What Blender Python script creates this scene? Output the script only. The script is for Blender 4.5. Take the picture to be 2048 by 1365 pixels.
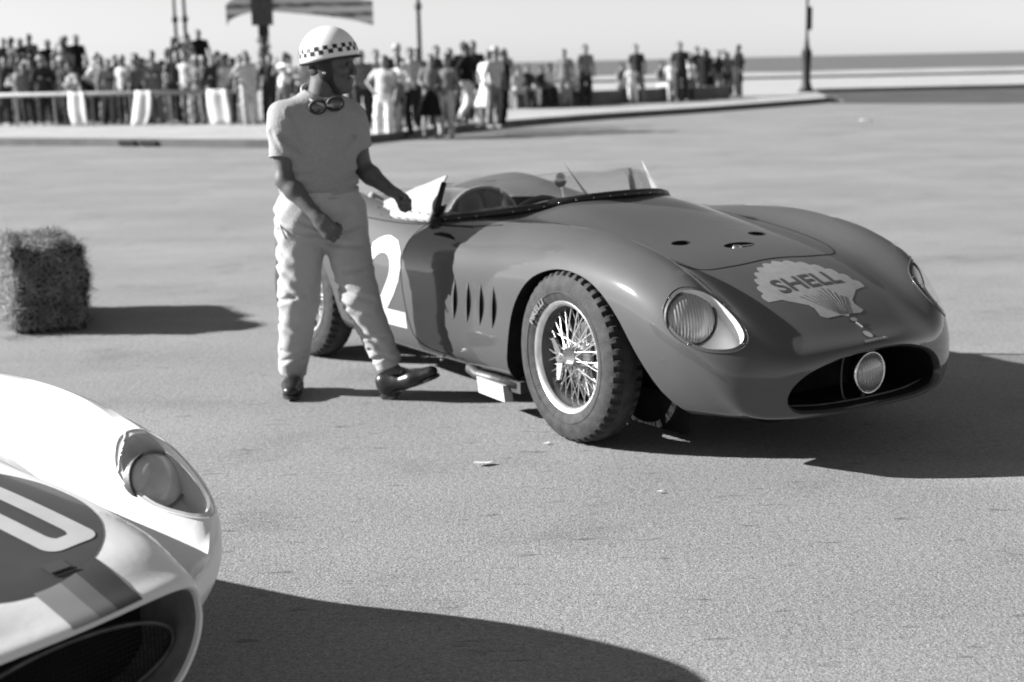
import bpy, bmesh, math, random
import numpy as np
from mathutils import Vector, Matrix
from mathutils.bvhtree import BVHTree

scene = bpy.context.scene
COL = scene.collection
for _o in list(bpy.data.objects):
    bpy.data.objects.remove(_o)

# ------------------------------------------------------------------ camera
CAM_H = 1.5
PITCH = math.radians(10.5964)
ROLL = math.radians(1.25)
cam_data = bpy.data.cameras.new('camera')
cam = bpy.data.objects.new('camera', cam_data)
COL.objects.link(cam)
_f = Vector((0, math.cos(PITCH), -math.sin(PITCH)))
_r0 = Vector((1, 0, 0)); _u0 = _r0.cross(_f)
_r = math.cos(ROLL) * _r0 - math.sin(ROLL) * _u0
_u = math.sin(ROLL) * _r0 + math.cos(ROLL) * _u0
_m = Matrix((( _r.x, _u.x, -_f.x, 0), (_r.y, _u.y, -_f.y, 0), (_r.z, _u.z, -_f.z, CAM_H), (0, 0, 0, 1)))
cam.matrix_world = _m
cam_data.sensor_width = 36.0
cam_data.lens = 2980.0 / 2048.0 * 36.0
cam_data.clip_start = 0.1
cam_data.clip_end = 30000
cam_data.dof.use_dof = True
cam_data.dof.focus_distance = 4.35
cam_data.dof.aperture_fstop = 3.0
scene.camera = cam

# ------------------------------------------------------------------ sky and sun (black and white film: grey light)
SUN_EL = math.radians(25.5)
SUN_TRAVEL = Vector((1.0, -0.065, -math.tan(SUN_EL))).normalized()   # direction the light travels
world = bpy.data.worlds.new('World')
scene.world = world
world.use_nodes = True
_nt = world.node_tree
_bg = _nt.nodes['Background']
_sky = _nt.nodes.new('ShaderNodeTexSky')
_sky.sky_type = 'NISHITA'
_sky.sun_disc = False
_sky.sun_elevation = SUN_EL
_sky.sun_rotation = math.atan2(-SUN_TRAVEL.x, -SUN_TRAVEL.y)
_sky.air_density = 1.0
_sky.dust_density = 0.2
_sky.ozone_density = 1.0
_bw = _nt.nodes.new('ShaderNodeRGBToBW')
_nt.links.new(_sky.outputs[0], _bw.inputs[0])
_nt.links.new(_bw.outputs[0], _bg.inputs[0])
_bg.inputs[1].default_value = 0.05
sun_data = bpy.data.lights.new('sun', 'SUN')
sun_data.energy = 5.0
sun_data.angle = math.radians(0.53)
sun_data.color = (1, 1, 1)
sun = bpy.data.objects.new('sun', sun_data)
COL.objects.link(sun)
sun.rotation_euler = SUN_TRAVEL.to_track_quat('-Z', 'Y').to_euler()
sun.location = (-20, 3, 15)

vs = scene.view_settings
vs.view_transform = 'Standard'
vs.look = 'None'
vs.exposure = 1.42
vs.gamma = 1.0
vs.use_curve_mapping = False
scene.render.film_transparent = False
scene.cycles.caustics_reflective = False
scene.cycles.caustics_refractive = False
scene.cycles.max_bounces = 10
scene.cycles.transparent_max_bounces = 16

# ------------------------------------------------------------------ material helpers
MATS = {}
ALB = 0.70      # overall reflectance against the film's exposure
def mat(name, col, rough=0.6, metal=0.0, spec=0.5, coat=0.0, coat_rough=0.05, var=0.0, scale=8.0, bump=0.0, bscale=60.0, alpha=1.0, trans=0.0, ior=1.45, sss=0.0, detail=6.0):
    """grey procedural material: base value with noise variation and fine relief"""
    if metal < .8: col *= ALB
    m = bpy.data.materials.new(name); m.use_nodes = True
    nt = m.node_tree; b = nt.nodes['Principled BSDF']
    b.inputs['Base Color'].default_value = (col, col, col, 1)
    b.inputs['Roughness'].default_value = rough
    b.inputs['Metallic'].default_value = metal
    b.inputs['Specular IOR Level'].default_value = spec
    b.inputs['Coat Weight'].default_value = coat
    b.inputs['Coat Roughness'].default_value = coat_rough
    b.inputs['Alpha'].default_value = alpha
    b.inputs['Transmission Weight'].default_value = trans
    b.inputs['IOR'].default_value = ior
    tc = nt.nodes.new('ShaderNodeTexCoord')
    if var > 0:
        n = nt.nodes.new('ShaderNodeTexNoise'); n.inputs['Scale'].default_value = scale; n.inputs['Detail'].default_value = detail
        nt.links.new(tc.outputs['Object'], n.inputs['Vector'])
        r = nt.nodes.new('ShaderNodeMapRange')
        r.inputs['From Min'].default_value = 0.3; r.inputs['From Max'].default_value = 0.7
        r.inputs['To Min'].default_value = max(0, col * (1 - var)); r.inputs['To Max'].default_value = min(1, col * (1 + var))
        nt.links.new(n.outputs['Fac'], r.inputs['Value'])
        nt.links.new(r.outputs[0], b.inputs['Base Color'])
    if bump > 0:
        n2 = nt.nodes.new('ShaderNodeTexNoise'); n2.inputs['Scale'].default_value = bscale; n2.inputs['Detail'].default_value = 4
        nt.links.new(tc.outputs['Object'], n2.inputs['Vector'])
        bp = nt.nodes.new('ShaderNodeBump'); bp.inputs['Strength'].default_value = bump; bp.inputs['Distance'].default_value = 0.01
        nt.links.new(n2.outputs['Fac'], bp.inputs['Height'])
        nt.links.new(bp.outputs[0], b.inputs['Normal'])
    MATS[name] = m
    return m

# ------------------------------------------------------------------ object helpers
def link(o, parent=None):
    COL.objects.link(o)
    if parent is not None:
        o.parent = parent
    return o
def tag(o, label=None, cat=None, group=None, kind=None):
    if label: o['label'] = label
    if cat: o['category'] = cat
    if group: o['group'] = group
    if kind: o['kind'] = kind
    return o
def empty(name, loc=(0, 0, 0), rz=0.0):
    o = bpy.data.objects.new(name, None); o.location = loc; o.rotation_euler = (0, 0, rz); o.empty_display_size = 0.2
    return link(o)
def set_smooth(me, ang=None):
    me.polygons.foreach_set('use_smooth', [True] * len(me.polygons))
    if ang is not None:
        bm = bmesh.new(); bm.from_mesh(me)
        for e in bm.edges:
            if len(e.link_faces) == 2:
                e.smooth = e.calc_face_angle(0) < ang
        bm.to_mesh(me); bm.free()
    me.update()
def mesh_obj(name, verts, faces, mats, parent=None, smooth=False, ang=None, mi=None):
    me = bpy.data.meshes.new(name)
    me.from_pydata([tuple(map(float, v)) for v in verts], [], [tuple(int(i) for i in f) for f in faces])
    for m in (mats if isinstance(mats, (list, tuple)) else [mats]):
        me.materials.append(m)
    if mi is not None:
        me.polygons.foreach_set('material_index', np.asarray(mi, dtype=np.int32))
    if smooth: set_smooth(me, ang)
    me.update()
    o = bpy.data.objects.new(name, me)
    return link(o, parent)
class MB:
    """collects simple shapes of ONE part into one mesh"""
    def __init__(s): s.v = []; s.f = []
    def add(s, v, f):
        n = len(s.v); s.v += [tuple(map(float, p)) for p in v]; s.f += [tuple(i + n for i in q) for q in f]; return s
    def box(s, c, d, R=None):
        c = Vector(c); pts = []
        for x in (-.5, .5):
            for y in (-.5, .5):
                for z in (-.5, .5):
                    p = Vector((x * d[0], y * d[1], z * d[2]))
                    if R is not None: p = R @ p
                    pts.append(c + p)
        return s.add(pts, [(0, 1, 3, 2), (4, 6, 7, 5), (0, 4, 5, 1), (2, 3, 7, 6), (0, 2, 6, 4), (1, 5, 7, 3)])
    def tube(s, pts, rad, n=8, cap=True):
        pts = [Vector(p) for p in pts]
        if not isinstance(rad, (list, tuple)): rad = [rad] * len(pts)
        vs_ = []; fs = []
        prev = None
        for i, p in enumerate(pts):
            t = (pts[min(i + 1, len(pts) - 1)] - pts[max(i - 1, 0)]).normalized()
            if prev is None:
                a = Vector((0, 0, 1)) if abs(t.z) < .9 else Vector((1, 0, 0))
                nx = t.cross(a).normalized()
            else:
                nx = (prev - t * prev.dot(t)).normalized()
            prev = nx; ny = t.cross(nx)
            for k in range(n):
                a = 2 * math.pi * k / n
                vs_.append(p + (nx * math.cos(a) + ny * math.sin(a)) * rad[i])
        for i in range(len(pts) - 1):
            for k in range(n):
                a = i * n + k; b = i * n + (k + 1) % n
                fs.append((a, b, b + n, a + n))
        if cap:
            fs.append(tuple(reversed(range(n)))); fs.append(tuple((len(pts) - 1) * n + k for k in range(n)))
        return s.add(vs_, fs)
    def lathe(s, prof, n=32, axis='Y', c=(0, 0, 0), cap=False):
        """profile of (radius, offset along axis)"""
        vs_ = []; fs = []
        for (r, h) in prof:
            for k in range(n):
                a = 2 * math.pi * k / n
                q = {'Y': (r * math.cos(a), h, r * math.sin(a)), 'Z': (r * math.cos(a), r * math.sin(a), h), 'X': (h, r * math.cos(a), r * math.sin(a))}[axis]
                vs_.append((q[0] + c[0], q[1] + c[1], q[2] + c[2]))
        for i in range(len(prof) - 1):
            for k in range(n):
                a = i * n + k; b = i * n + (k + 1) % n
                fs.append((a, a + n, b + n, b))
        if cap:
            fs.append(tuple(range(n))); fs.append(tuple(reversed([(len(prof) - 1) * n + k for k in range(n)])))
        return s.add(vs_, fs)
    def build(s, name, m, parent=None, smooth=False, ang=None):
        return mesh_obj(name, s.v, s.f, m, parent, smooth, ang)
def baked(o):
    """mesh of an object with its modifiers applied"""
    dg = bpy.context.evaluated_depsgraph_get()
    dg.update()
    return bpy.data.meshes.new_from_object(o.evaluated_get(dg))
def copy_tree(o, parent=None):
    c = o.copy(); COL.objects.link(c)
    c.parent = parent
    for ch in list(o.children):
        copy_tree(ch, c)
    return c
def text_mesh(s, size=1.0, bold=0.0):
    """flat lettering as a triangulated bmesh, lying in XY, centred"""
    cu = bpy.data.curves.new('txt', 'FONT'); cu.body = s; cu.size = size; cu.align_x = 'CENTER'; cu.align_y = 'CENTER'; cu.offset = bold
    cu.resolution_u = 3
    o = bpy.data.objects.new('txt', cu); COL.objects.link(o)
    me = baked(o)
    bm = bmesh.new(); bm.from_mesh(me)
    bpy.data.objects.remove(o); bpy.data.curves.remove(cu); bpy.data.meshes.remove(me)
    bmesh.ops.remove_doubles(bm, verts=bm.verts, dist=1e-5)
    bmesh.ops.triangulate(bm, faces=bm.faces)
    return bm
def refine(bm, maxlen, it=6):
    for _ in range(it):
        es = [e for e in bm.edges if e.calc_length() > maxlen]
        if not es: break
        bmesh.ops.subdivide_edges(bm, edges=es, cuts=1)
        bmesh.ops.triangulate(bm, faces=bm.faces)
# ------------------------------------------------------------------ organic shapes from distance fields
V3 = lambda *a: np.array(a, float)
class Field:
    def __init__(s, lo, hi, h):
        s.lo = np.array(lo, float); s.h = h
        s.n = np.ceil((np.array(hi) - s.lo) / h).astype(int) + 1
        s.d = np.full(tuple(s.n), 1.0, np.float32)
    def _box(s, lo, hi):
        a = np.clip(np.floor((lo - s.lo) / s.h).astype(int), 0, s.n - 1); b = np.clip(np.ceil((hi - s.lo) / s.h).astype(int) + 1, 1, s.n)
        sl = tuple(slice(i, j) for i, j in zip(a, b))
        ax = [s.lo[k] + s.h * np.arange(a[k], b[k]) for k in range(3)]
        X, Y, Z = np.meshgrid(*ax, indexing='ij')
        return sl, np.stack([X, Y, Z], -1)
    def _put(s, sl, d, k, sub):
        c = s.d[sl]
        if sub:
            d = -d
            h = np.clip(.5 - .5 * (c - d) / k, 0, 1); s.d[sl] = c + (d - c) * h + k * h * (1 - h)
        else:
            h = np.clip(.5 + .5 * (c - d) / k, 0, 1); s.d[sl] = c * (1 - h) + d * h - k * h * (1 - h)
    def cap(s, a, b, ra, rb, k=.02, flat=None, clip=None, sub=False):
        """tapered capsule; flat=(direction, factor) squashes its section; clip=[(point, normal)] cuts"""
        a = np.array(a, float); b = np.array(b, float); R = max(ra, rb) + 3 * k + .02
        sl, P = s._box(np.minimum(a, b) - R, np.maximum(a, b) + R)
        if P.size == 0: return s
        ab = b - a; L = ab @ ab + 1e-9
        t = np.clip(((P - a) @ ab) / L, 0, 1)
        dv = P - (a + t[..., None] * ab)
        if flat is not None:
            n = np.array(flat[0], float); n /= np.linalg.norm(n)
            dv = dv + (dv @ n)[..., None] * n * (1 / flat[1] - 1)
        d = np.sqrt((dv ** 2).sum(-1)) - (ra + (rb - ra) * t)
        if flat is not None: d = d * min(1, .5 + .5 * flat[1])
        for (p, n) in (clip or []):
            n = np.array(n, float); n /= np.linalg.norm(n)
            d = np.maximum(d, (P - np.array(p, float)) @ n)
        s._put(sl, d, k, sub); return s
    def ell(s, c, r, k=.02, axes=None, sub=False, clip=None):
        c = np.array(c, float); r = np.array(r, float); R = r.max() + 3 * k + .02
        sl, P = s._box(c - R, c + R)
        if P.size == 0: return s
        Q = P - c
        if axes is not None: Q = Q @ np.array(axes, float).T
        k0 = np.sqrt(((Q / r) ** 2).sum(-1)); k1 = np.sqrt(((Q / r ** 2) ** 2).sum(-1)) + 1e-9
        d = k0 * (k0 - 1) / k1
        for (p, n) in (clip or []):
            n = np.array(n, float); n /= np.linalg.norm(n)
            d = np.maximum(d, (P - np.array(p, float)) @ n)
        s._put(sl, d, k, sub); return s
    def noise(s, fn):
        ax = [s.lo[k] + s.h * np.arange(s.n[k]) for k in range(3)]
        near = np.abs(s.d) < .05
        idx = np.argwhere(near)
        P = s.lo + s.h * idx
        s.d[near] += fn(P).astype(np.float32); return s
    def mesh(s):
        """naive surface nets"""
        d = s.d; ins = d < 0
        c = np.zeros(tuple(s.n - 1), np.int8)
        for i in (0, 1):
            for j in (0, 1):
                for k in (0, 1): c += ins[i:s.n[0] - 1 + i, j:s.n[1] - 1 + j, k:s.n[2] - 1 + k]
        act = (c > 0) & (c < 8); I = np.argwhere(act)
        idm = np.full(act.shape, -1, np.int64); idm[act] = np.arange(len(I))
        acc = np.zeros((len(I), 3)); cnt = np.zeros(len(I))
        cor = [(i, j, k) for i in (0, 1) for j in (0, 1) for k in (0, 1)]
        for a in cor:
            for ax in range(3):
                if a[ax] == 1: continue
                b = list(a); b[ax] = 1
                va = d[I[:, 0] + a[0], I[:, 1] + a[1], I[:, 2] + a[2]]; vb = d[I[:, 0] + b[0], I[:, 1] + b[1], I[:, 2] + b[2]]
                m = (va < 0) != (vb < 0)
                t = va[m] / (va[m] - vb[m])
                p = np.repeat(np.array([a], float), m.sum(), 0); p[:, ax] += t
                acc[m] += p; cnt[m] += 1
        V = s.lo + s.h * (I + acc / cnt[:, None])
        F = []
        for ax in range(3):
            o = [(1, 2), (2, 0), (0, 1)][ax]
            sl0 = [slice(None)] * 3; sl1 = [slice(None)] * 3
            sl0[ax] = slice(0, -1); sl1[ax] = slice(1, None)
            e = ins[tuple(sl0)] != ins[tuple(sl1)]
            E = np.argwhere(e)
            ok = np.ones(len(E), bool)
            for q in o: ok &= (E[:, q] > 0) & (E[:, q] < s.n[q] - 1)
            E = E[ok]; flip = ins[E[:, 0], E[:, 1], E[:, 2]]
            def cell(du, dv):
                c_ = E.copy(); c_[:, o[0]] -= du; c_[:, o[1]] -= dv
                return idm[c_[:, 0], c_[:, 1], c_[:, 2]]
            q = np.stack([cell(1, 1), cell(0, 1), cell(0, 0), cell(1, 0)], 1)
            q[~flip] = q[~flip][:, ::-1]
            F.append(q)
        return V, np.concatenate(F)
def field_obj(name, fld, m, parent=None, origin=(0, 0, 0), smooth_it=0):
    V, F = fld.mesh()
    if smooth_it:
        E = np.concatenate([F[:, [0, 1]], F[:, [1, 2]], F[:, [2, 3]], F[:, [3, 0]]])
        for _ in range(smooth_it):
            A = np.zeros_like(V); n = np.zeros(len(V))
            np.add.at(A, E[:, 0], V[E[:, 1]]); np.add.at(A, E[:, 1], V[E[:, 0]]); np.add.at(n, E[:, 0], 1); np.add.at(n, E[:, 1], 1)
            V = V * .5 + .5 * A / n[:, None]
    me = bpy.data.meshes.new(name)
    V = V - np.array(origin)
    me.vertices.add(len(V)); me.vertices.foreach_set('co', V.astype(np.float32).ravel())
    me.loops.add(F.size); me.loops.foreach_set('vertex_index', F.astype(np.int32).ravel())
    me.polygons.add(len(F)); me.polygons.foreach_set('loop_start', np.arange(0, F.size, 4, dtype=np.int32))
    me.polygons.foreach_set('use_smooth', np.ones(len(F), bool))
    me.update(calc_edges=True); me.validate()
    me.materials.append(m)
    o = bpy.data.objects.new(name, me)
    return link(o, parent)
# ------------------------------------------------------------------ car body lofting
def cr_uniform(K, t):
    """uniform Catmull-Rom through K (n,...) at float index t (array)"""
    K = np.asarray(K, float); n = len(K)
    ext = np.concatenate([2 * K[:1] - K[1:2], K, 2 * K[-1:] - K[-2:-1]])
    i = np.clip(np.floor(t).astype(int), 0, n - 2); u = (t - i)
    sh = (len(t),) + (1,) * (K.ndim - 1)
    u = u.reshape(sh)
    p0, p1, p2, p3 = ext[i], ext[i + 1], ext[i + 2], ext[i + 3]
    return 0.5 * ((2 * p1) + (-p0 + p2) * u + (2 * p0 - 5 * p1 + 4 * p2 - p3) * u ** 2 + (-p0 + 3 * p1 - 3 * p2 + p3) * u ** 3)
def gsmooth(A, sig):
    """gaussian smoothing along axis 0, ends held (odd reflection)"""
    if sig <= 0: return A
    r = int(3 * sig) + 1
    k = np.exp(-0.5 * (np.arange(-r, r + 1) / sig) ** 2); k /= k.sum()
    n = len(A); r = min(r, n - 1); k = k[len(k) // 2 - r: len(k) // 2 + r + 1]; k /= k.sum()
    E_ = np.concatenate([2 * A[:1] - A[r:0:-1], A, 2 * A[-1:] - A[-2:-r - 2:-1]])
    out = np.zeros_like(A)
    for j, w in enumerate(k): out += w * E_[j:j + n]
    return out
def section_curve(P, m):
    """centripetal Catmull-Rom through half-section points P (k,2) from bottom centre to top centre, m samples"""
    g0 = P[1] * np.array([-1, 1]); g1 = P[-2] * np.array([-1, 1])
    Q = np.concatenate([[g0], P, [g1]])
    d = np.sqrt(np.linalg.norm(np.diff(Q, axis=0), axis=1)) + 1e-6
    T = np.concatenate([[0], np.cumsum(d)])
    ts = np.linspace(T[1], T[-2], m)
    i = np.clip(np.searchsorted(T, ts, side='right') - 1, 1, len(Q) - 3)
    t0, t1, t2, t3 = T[i - 1], T[i], T[i + 1], T[i + 2]
    p0, p1, p2, p3 = Q[i - 1], Q[i], Q[i + 1], Q[i + 2]
    f = lambda a: a[:, None]
    A1 = f((t1 - ts) / (t1 - t0)) * p0 + f((ts - t0) / (t1 - t0)) * p1
    A2 = f((t2 - ts) / (t2 - t1)) * p1 + f((ts - t1) / (t2 - t1)) * p2
    A3 = f((t3 - ts) / (t3 - t2)) * p2 + f((ts - t2) / (t3 - t2)) * p3
    B1 = f((t2 - ts) / (t2 - t0)) * A1 + f((ts - t0) / (t2 - t0)) * A2
    B2 = f((t3 - ts) / (t3 - t1)) * A2 + f((ts - t1) / (t3 - t1)) * A3
    C = f((t2 - ts) / (t2 - t1)) * B1 + f((ts - t1) / (t2 - t1)) * B2
    C[0, 0] = 0; C[-1, 0] = 0
    return C
def loft_body(stations, bow, w0, w1, per=8, m=44, sig=3.0, lip=None):
    """stations: (s, [(y,z)*9]) from tail to nose.  Returns closed verts, faces, material index (0 paint, 1 dark)"""
    S = np.array([st[0] for st in stations], float)[:, None]
    K = np.array([st[1] for st in stations], float)
    n = len(S); t = np.linspace(0, n - 1, (n - 1) * per + 1)
    Ss = gsmooth(cr_uniform(S, t), sig)[:, 0]
    Ks = gsmooth(cr_uniform(K, t), sig)
    rings = []
    for s, P in zip(Ss, Ks):
        C = section_curve(P, m)
        full = np.concatenate([C, (C * np.array([-1, 1]))[-2:0:-1]])
        w = min(max((s - w0) / (w1 - w0), 0), 1); w = w * w * (3 - 2 * w)
        x = s - bow * w * full[:, 0] ** 2
        rings.append(np.column_stack([x, full[:, 0], full[:, 1]]))
    nr = len(rings[0])
    mi_ring = [0] * (len(rings) - 1)
    if lip:
        last = rings[-1]; c = np.array([0, 0, lip['zc']])
        for (dx, sc, dark) in lip['rings']:
            R = last.copy(); R[:, 1] *= sc[0]; R[:, 2] = c[2] + (R[:, 2] - c[2]) * sc[1]; R[:, 0] += dx
            rings.append(R); mi_ring.append(dark)
    V = np.concatenate(rings)
    Fc = []; MI = []
    for i in range(len(rings) - 1):
        for k in range(nr):
            a = i * nr + k; b = i * nr + (k + 1) % nr
            Fc.append((a, a + nr, b + nr, b)); MI.append(mi_ring[i])
    # end caps as fans
    for (base, flip, d) in ((0, False, 0), ((len(rings) - 1) * nr, True, 1)):
        cpt = V[base:base + nr].mean(axis=0); V = np.vstack([V, cpt]); ci = len(V) - 1
        for k in range(nr):
            a = base + k; b = base + (k + 1) % nr
            Fc.append((ci, b, a) if flip else (ci, a, b)); MI.append(d)
    # mirrored half runs the other way: make normals point outwards
    return V, Fc, MI
def cutter(name, outline, axis_pts, m):
    """prism with a 2D outline: axis_pts gives the two 3D maps of the outline"""
    n = len(outline)
    v = [axis_pts[0](p) for p in outline] + [axis_pts[1](p) for p in outline]
    f = [tuple(range(n)), tuple(reversed(range(n, 2 * n)))] + [(i, i + n, (i + 1) % n + n, (i + 1) % n) for i in range(n)]
    o = mesh_obj(name, v, f, m)
    bm = bmesh.new(); bm.from_mesh(o.data); bmesh.ops.recalc_face_normals(bm, faces=bm.faces); bm.to_mesh(o.data); bm.free()
    return o
def boolean_cut(o, cutters):
    for c in cutters:
        md = o.modifiers.new('b', 'BOOLEAN'); md.operation = 'DIFFERENCE'; md.solver = 'EXACT'; md.object = c
        try: md.material_mode = 'TRANSFER'
        except Exception: pass
    me = baked(o)
    o.modifiers.clear()
    o.data = me
    for c in cutters:
        d = c.data; bpy.data.objects.remove(c); bpy.data.meshes.remove(d)
    return o
def smooth_outline(pts, k=6):
    """closed Catmull-Rom outline"""
    P = np.asarray(pts, float); n = len(P); out = []
    for i in range(n):
        p0, p1, p2, p3 = P[i - 1], P[i], P[(i + 1) % n], P[(i + 2) % n]
        for j in range(k):
            u = j / k
            out.append(0.5 * (2 * p1 + (-p0 + p2) * u + (2 * p0 - 5 * p1 + 4 * p2 - p3) * u * u + (-p0 + 3 * p1 - 3 * p2 + p3) * u ** 3))
    return [tuple(p) for p in out]
def open_curve(pts, k=8):
    P = np.asarray(pts, float)
    t = np.linspace(0, len(P) - 1, (len(P) - 1) * k + 1)
    return cr_uniform(P, t)
def bvh_of(V, F): return BVHTree.FromPolygons([tuple(v) for v in V], [tuple(f) for f in F])
def drop(bvh, x, y, off=0.003, z0=2.0):
    h = bvh.ray_cast(Vector((x, y, z0)), Vector((0, 0, -1)))
    if h[0] is None: return None
    return h[0] + h[1] * (off if h[1].z > 0 else -off)
def side_hit(bvh, x, z, sgn=-1, off=0.003):
    h = bvh.ray_cast(Vector((x, 2.0 * sgn, z)), Vector((0, -sgn, 0)))
    if h[0] is None: return None
    n = h[1] if h[1].y * sgn > 0 else -h[1]
    return h[0] + n * off
def ribbon(bvh, pts, width, off, name, m, parent, side=None, thick=None):
    """thin strip lying on the body along a path; pts (x,y) from above or (x,z) from the side"""
    P = open_curve(pts, 8)
    pos = []
    for (a, b) in P:
        q = drop(bvh, a, b, off) if side is None else side_hit(bvh, a, b, side, off)
        if q is not None: pos.append(q)
    return MB().tube(pos, width, n=6).build(name, m, parent, smooth=True)
def drape_bm(bm, fn):
    for v in bm.verts:
        q = fn(v.co.x, v.co.y)
        if q is None: q = v.co
        v.co = q
def bm_obj(bm, name, m, parent, smooth=False):
    me = bpy.data.meshes.new(name); bm.to_mesh(me); bm.free()
    me.materials.append(m)
    if smooth: set_smooth(me)
    o = bpy.data.objects.new(name, me)
    return link(o, parent)
# ------------------------------------------------------------------ ground, kerb, promenade, sea
def asphalt(name, base, fleck=0.45, big=0.12):
    m = bpy.data.materials.new(name); m.use_nodes = True; nt = m.node_tree; b = nt.nodes['Principled BSDF']
    L = nt.links.new; N = nt.nodes.new
    tc = N('ShaderNodeTexCoord')
    def noise(scale, detail=4, stretch=None, rough=.6):
        n = N('ShaderNodeTexNoise'); n.inputs['Scale'].default_value = scale; n.inputs['Detail'].default_value = detail; n.inputs['Roughness'].default_value = rough
        if stretch:
            mp = N('ShaderNodeMapping'); mp.inputs['Scale'].default_value = stretch; mp.inputs['Rotation'].default_value = (0, 0, .12); L(tc.outputs['Object'], mp.inputs[0]); L(mp.outputs[0], n.inputs['Vector'])
        else: L(tc.outputs['Object'], n.inputs['Vector'])
        return n
    def rng(src, a, b_, c, d):
        r = N('ShaderNodeMapRange'); r.inputs['From Min'].default_value = a; r.inputs['From Max'].default_value = b_; r.inputs['To Min'].default_value = c; r.inputs['To Max'].default_value = d
        L(src, r.inputs['Value']); return r.outputs[0]
    def mul(a, b_):
        x = N('ShaderNodeMath'); x.operation = 'MULTIPLY'; L(a, x.inputs[0]); L(b_, x.inputs[1]); return x.outputs[0]
    grain = rng(noise(120, 3).outputs['Fac'], .3, .7, .62, 1.38)
    grain2 = rng(noise(45, 4).outputs['Fac'], .3, .7, .80, 1.20)
    patch = rng(noise(.45, 7).outputs['Fac'], .3, .7, 1 - big, 1 + big)
    fl = rng(noise(22, 2, (.28, 1.0, 1)).outputs['Fac'], .635, .72, 1.0, 1 - fleck)
    wear = rng(noise(1.1, 6, (.6, 1.0, 1)).outputs['Fac'], .35, .65, .93, 1.07)
    stain = rng(noise(1.7, 5).outputs['Fac'], .56, .72, 1.0, .80)
    scuff = rng(noise(3.0, 3, (.12, 1.6, 1)).outputs['Fac'], .62, .75, 1.0, 1.12)
    v = mul(mul(mul(mul(grain, grain2), mul(patch, fl)), wear), mul(stain, scuff))
    x = N('ShaderNodeMath'); x.operation = 'MULTIPLY'; x.inputs[1].default_value = base * ALB; L(v, x.inputs[0])
    L(x.outputs[0], b.inputs['Base Color'])
    b.inputs['Roughness'].default_value = .88; b.inputs['Specular IOR Level'].default_value = .25
    bp = N('ShaderNodeBump'); bp.inputs['Strength'].default_value = .55; bp.inputs['Distance'].default_value = .006
    hh = N('ShaderNodeMath'); hh.operation = 'ADD'; L(noise(110, 3).outputs['Fac'], hh.inputs[0]); L(noise(30, 3).outputs['Fac'], hh.inputs[1])
    L(hh.outputs[0], bp.inputs['Height']); L(bp.outputs[0], b.inputs['Normal'])
    return m
M_road = asphalt('sun_bleached_asphalt', .31, .38)
M_road_dark = asphalt('dark_asphalt', .10, .3, .25)
M_pave = asphalt('pale_concrete_pavement', .52, .15, .10)
M_kerb = mat('kerb_stone', .13, rough=.85, var=.2, scale=3, bump=.3, bscale=20)
def poly_obj(name, pts, z, m, kind='structure', depth=None):
    n = len(pts)
    v = [(x, y, z) for x, y in pts]; f = [tuple(range(n))]
    if depth:
        v += [(x, y, z - depth) for x, y in pts]; f += [(i, i + n, (i + 1) % n + n, (i + 1) % n) for i in range(n)]
    o = mesh_obj(name, v, f, m)
    bm = bmesh.new(); bm.from_mesh(o.data); bmesh.ops.recalc_face_normals(bm, faces=bm.faces)
    bmesh.ops.triangulate(bm, faces=[q for q in bm.faces if len(q.verts) > 4]); bm.to_mesh(o.data); bm.free()
    if o.data.polygons[0].normal.z < 0 and not depth: o.data.flip_normals()
    o['kind'] = kind
    return o
road = poly_obj('road', [(-160, -30), (160, -30), (160, 93), (-160, 93)], 0.0, M_road)
front = [tuple(p) for p in open_curve([(-160, 92), (-60, 56), (-24, 38.5), (-10.7, 31.7), (-8.3, 30.5), (-5.65, 29.0), (-4.3, 28.35), (-3.4, 28.5), (-2.6, 29.6), (-1.25, 32.7), (-.05, 35.1), (2.38, 38.6), (5.39, 42.0), (9.7, 47.7), (10.6, 49.4), (11.2, 52.5), (11.9, 57.5), (12.6, 61.0), (15.0, 62.2), (40, 62.6), (160, 64)], 5)]
pav = poly_obj('pavement', front + [(160, 93), (-160, 93)], .150, M_pave)
kv = []; kf = []
for i, (x, y) in enumerate(front):
    a = Vector(front[max(i - 1, 0)]); b_ = Vector(front[min(i + 1, len(front) - 1)]); t = (b_ - a).normalized(); nrm = Vector((t.y, -t.x))
    p0 = Vector((x, y)) + nrm * .004; p1 = Vector((x, y)) - nrm * .18
    kv += [(p0.x, p0.y, 0), (p0.x, p0.y, .146), (p0.x - nrm.x * .02, p0.y - nrm.y * .02, .156), (p1.x, p1.y, .156), (p1.x, p1.y, .10)]
for i in range(len(front) - 1):
    for k in range(4):
        a = i * 5 + k; kf.append((a, a + 5, a + 6, a + 1))
kerb = mesh_obj('kerb', kv, kf, M_kerb); kerb['kind'] = 'structure'
bm = bmesh.new(); bm.from_mesh(kerb.data); bmesh.ops.recalc_face_normals(bm, faces=bm.faces); bm.to_mesh(kerb.data); bm.free()
M_gap = mat('drain_gap', .01, rough=.9, var=.3)
for x in (-7.62, -7.12):
    y = 30.5 + (x + 8.3) / (2.65) * -1.5
    MB().box((x, y - .02, .075), (.42, .06, .10), Matrix.Rotation(-.51, 3, 'Z')).build('drain_slot', M_gap, kerb)
road_band = poly_obj('damp_road', open_curve([(10.2, 47.6), (11.0, 49.3), (11.6, 52.5), (12.3, 57.5), (12.9, 60.7), (15.2, 61.9), (40, 62.3), (159, 63.6)], 4).tolist() + open_curve([(159, 39.5), (60, 40.6), (28, 41.2), (18, 42.6), (12.5, 45.5)], 4).tolist(), .004, M_road_dark)  # sheet of darker asphalt over the far right of the road
sk = MB().box((0, 93.2, .08), (320, .5, .42)).build('promenade_edge', M_kerb); sk['kind'] = 'structure'
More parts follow.
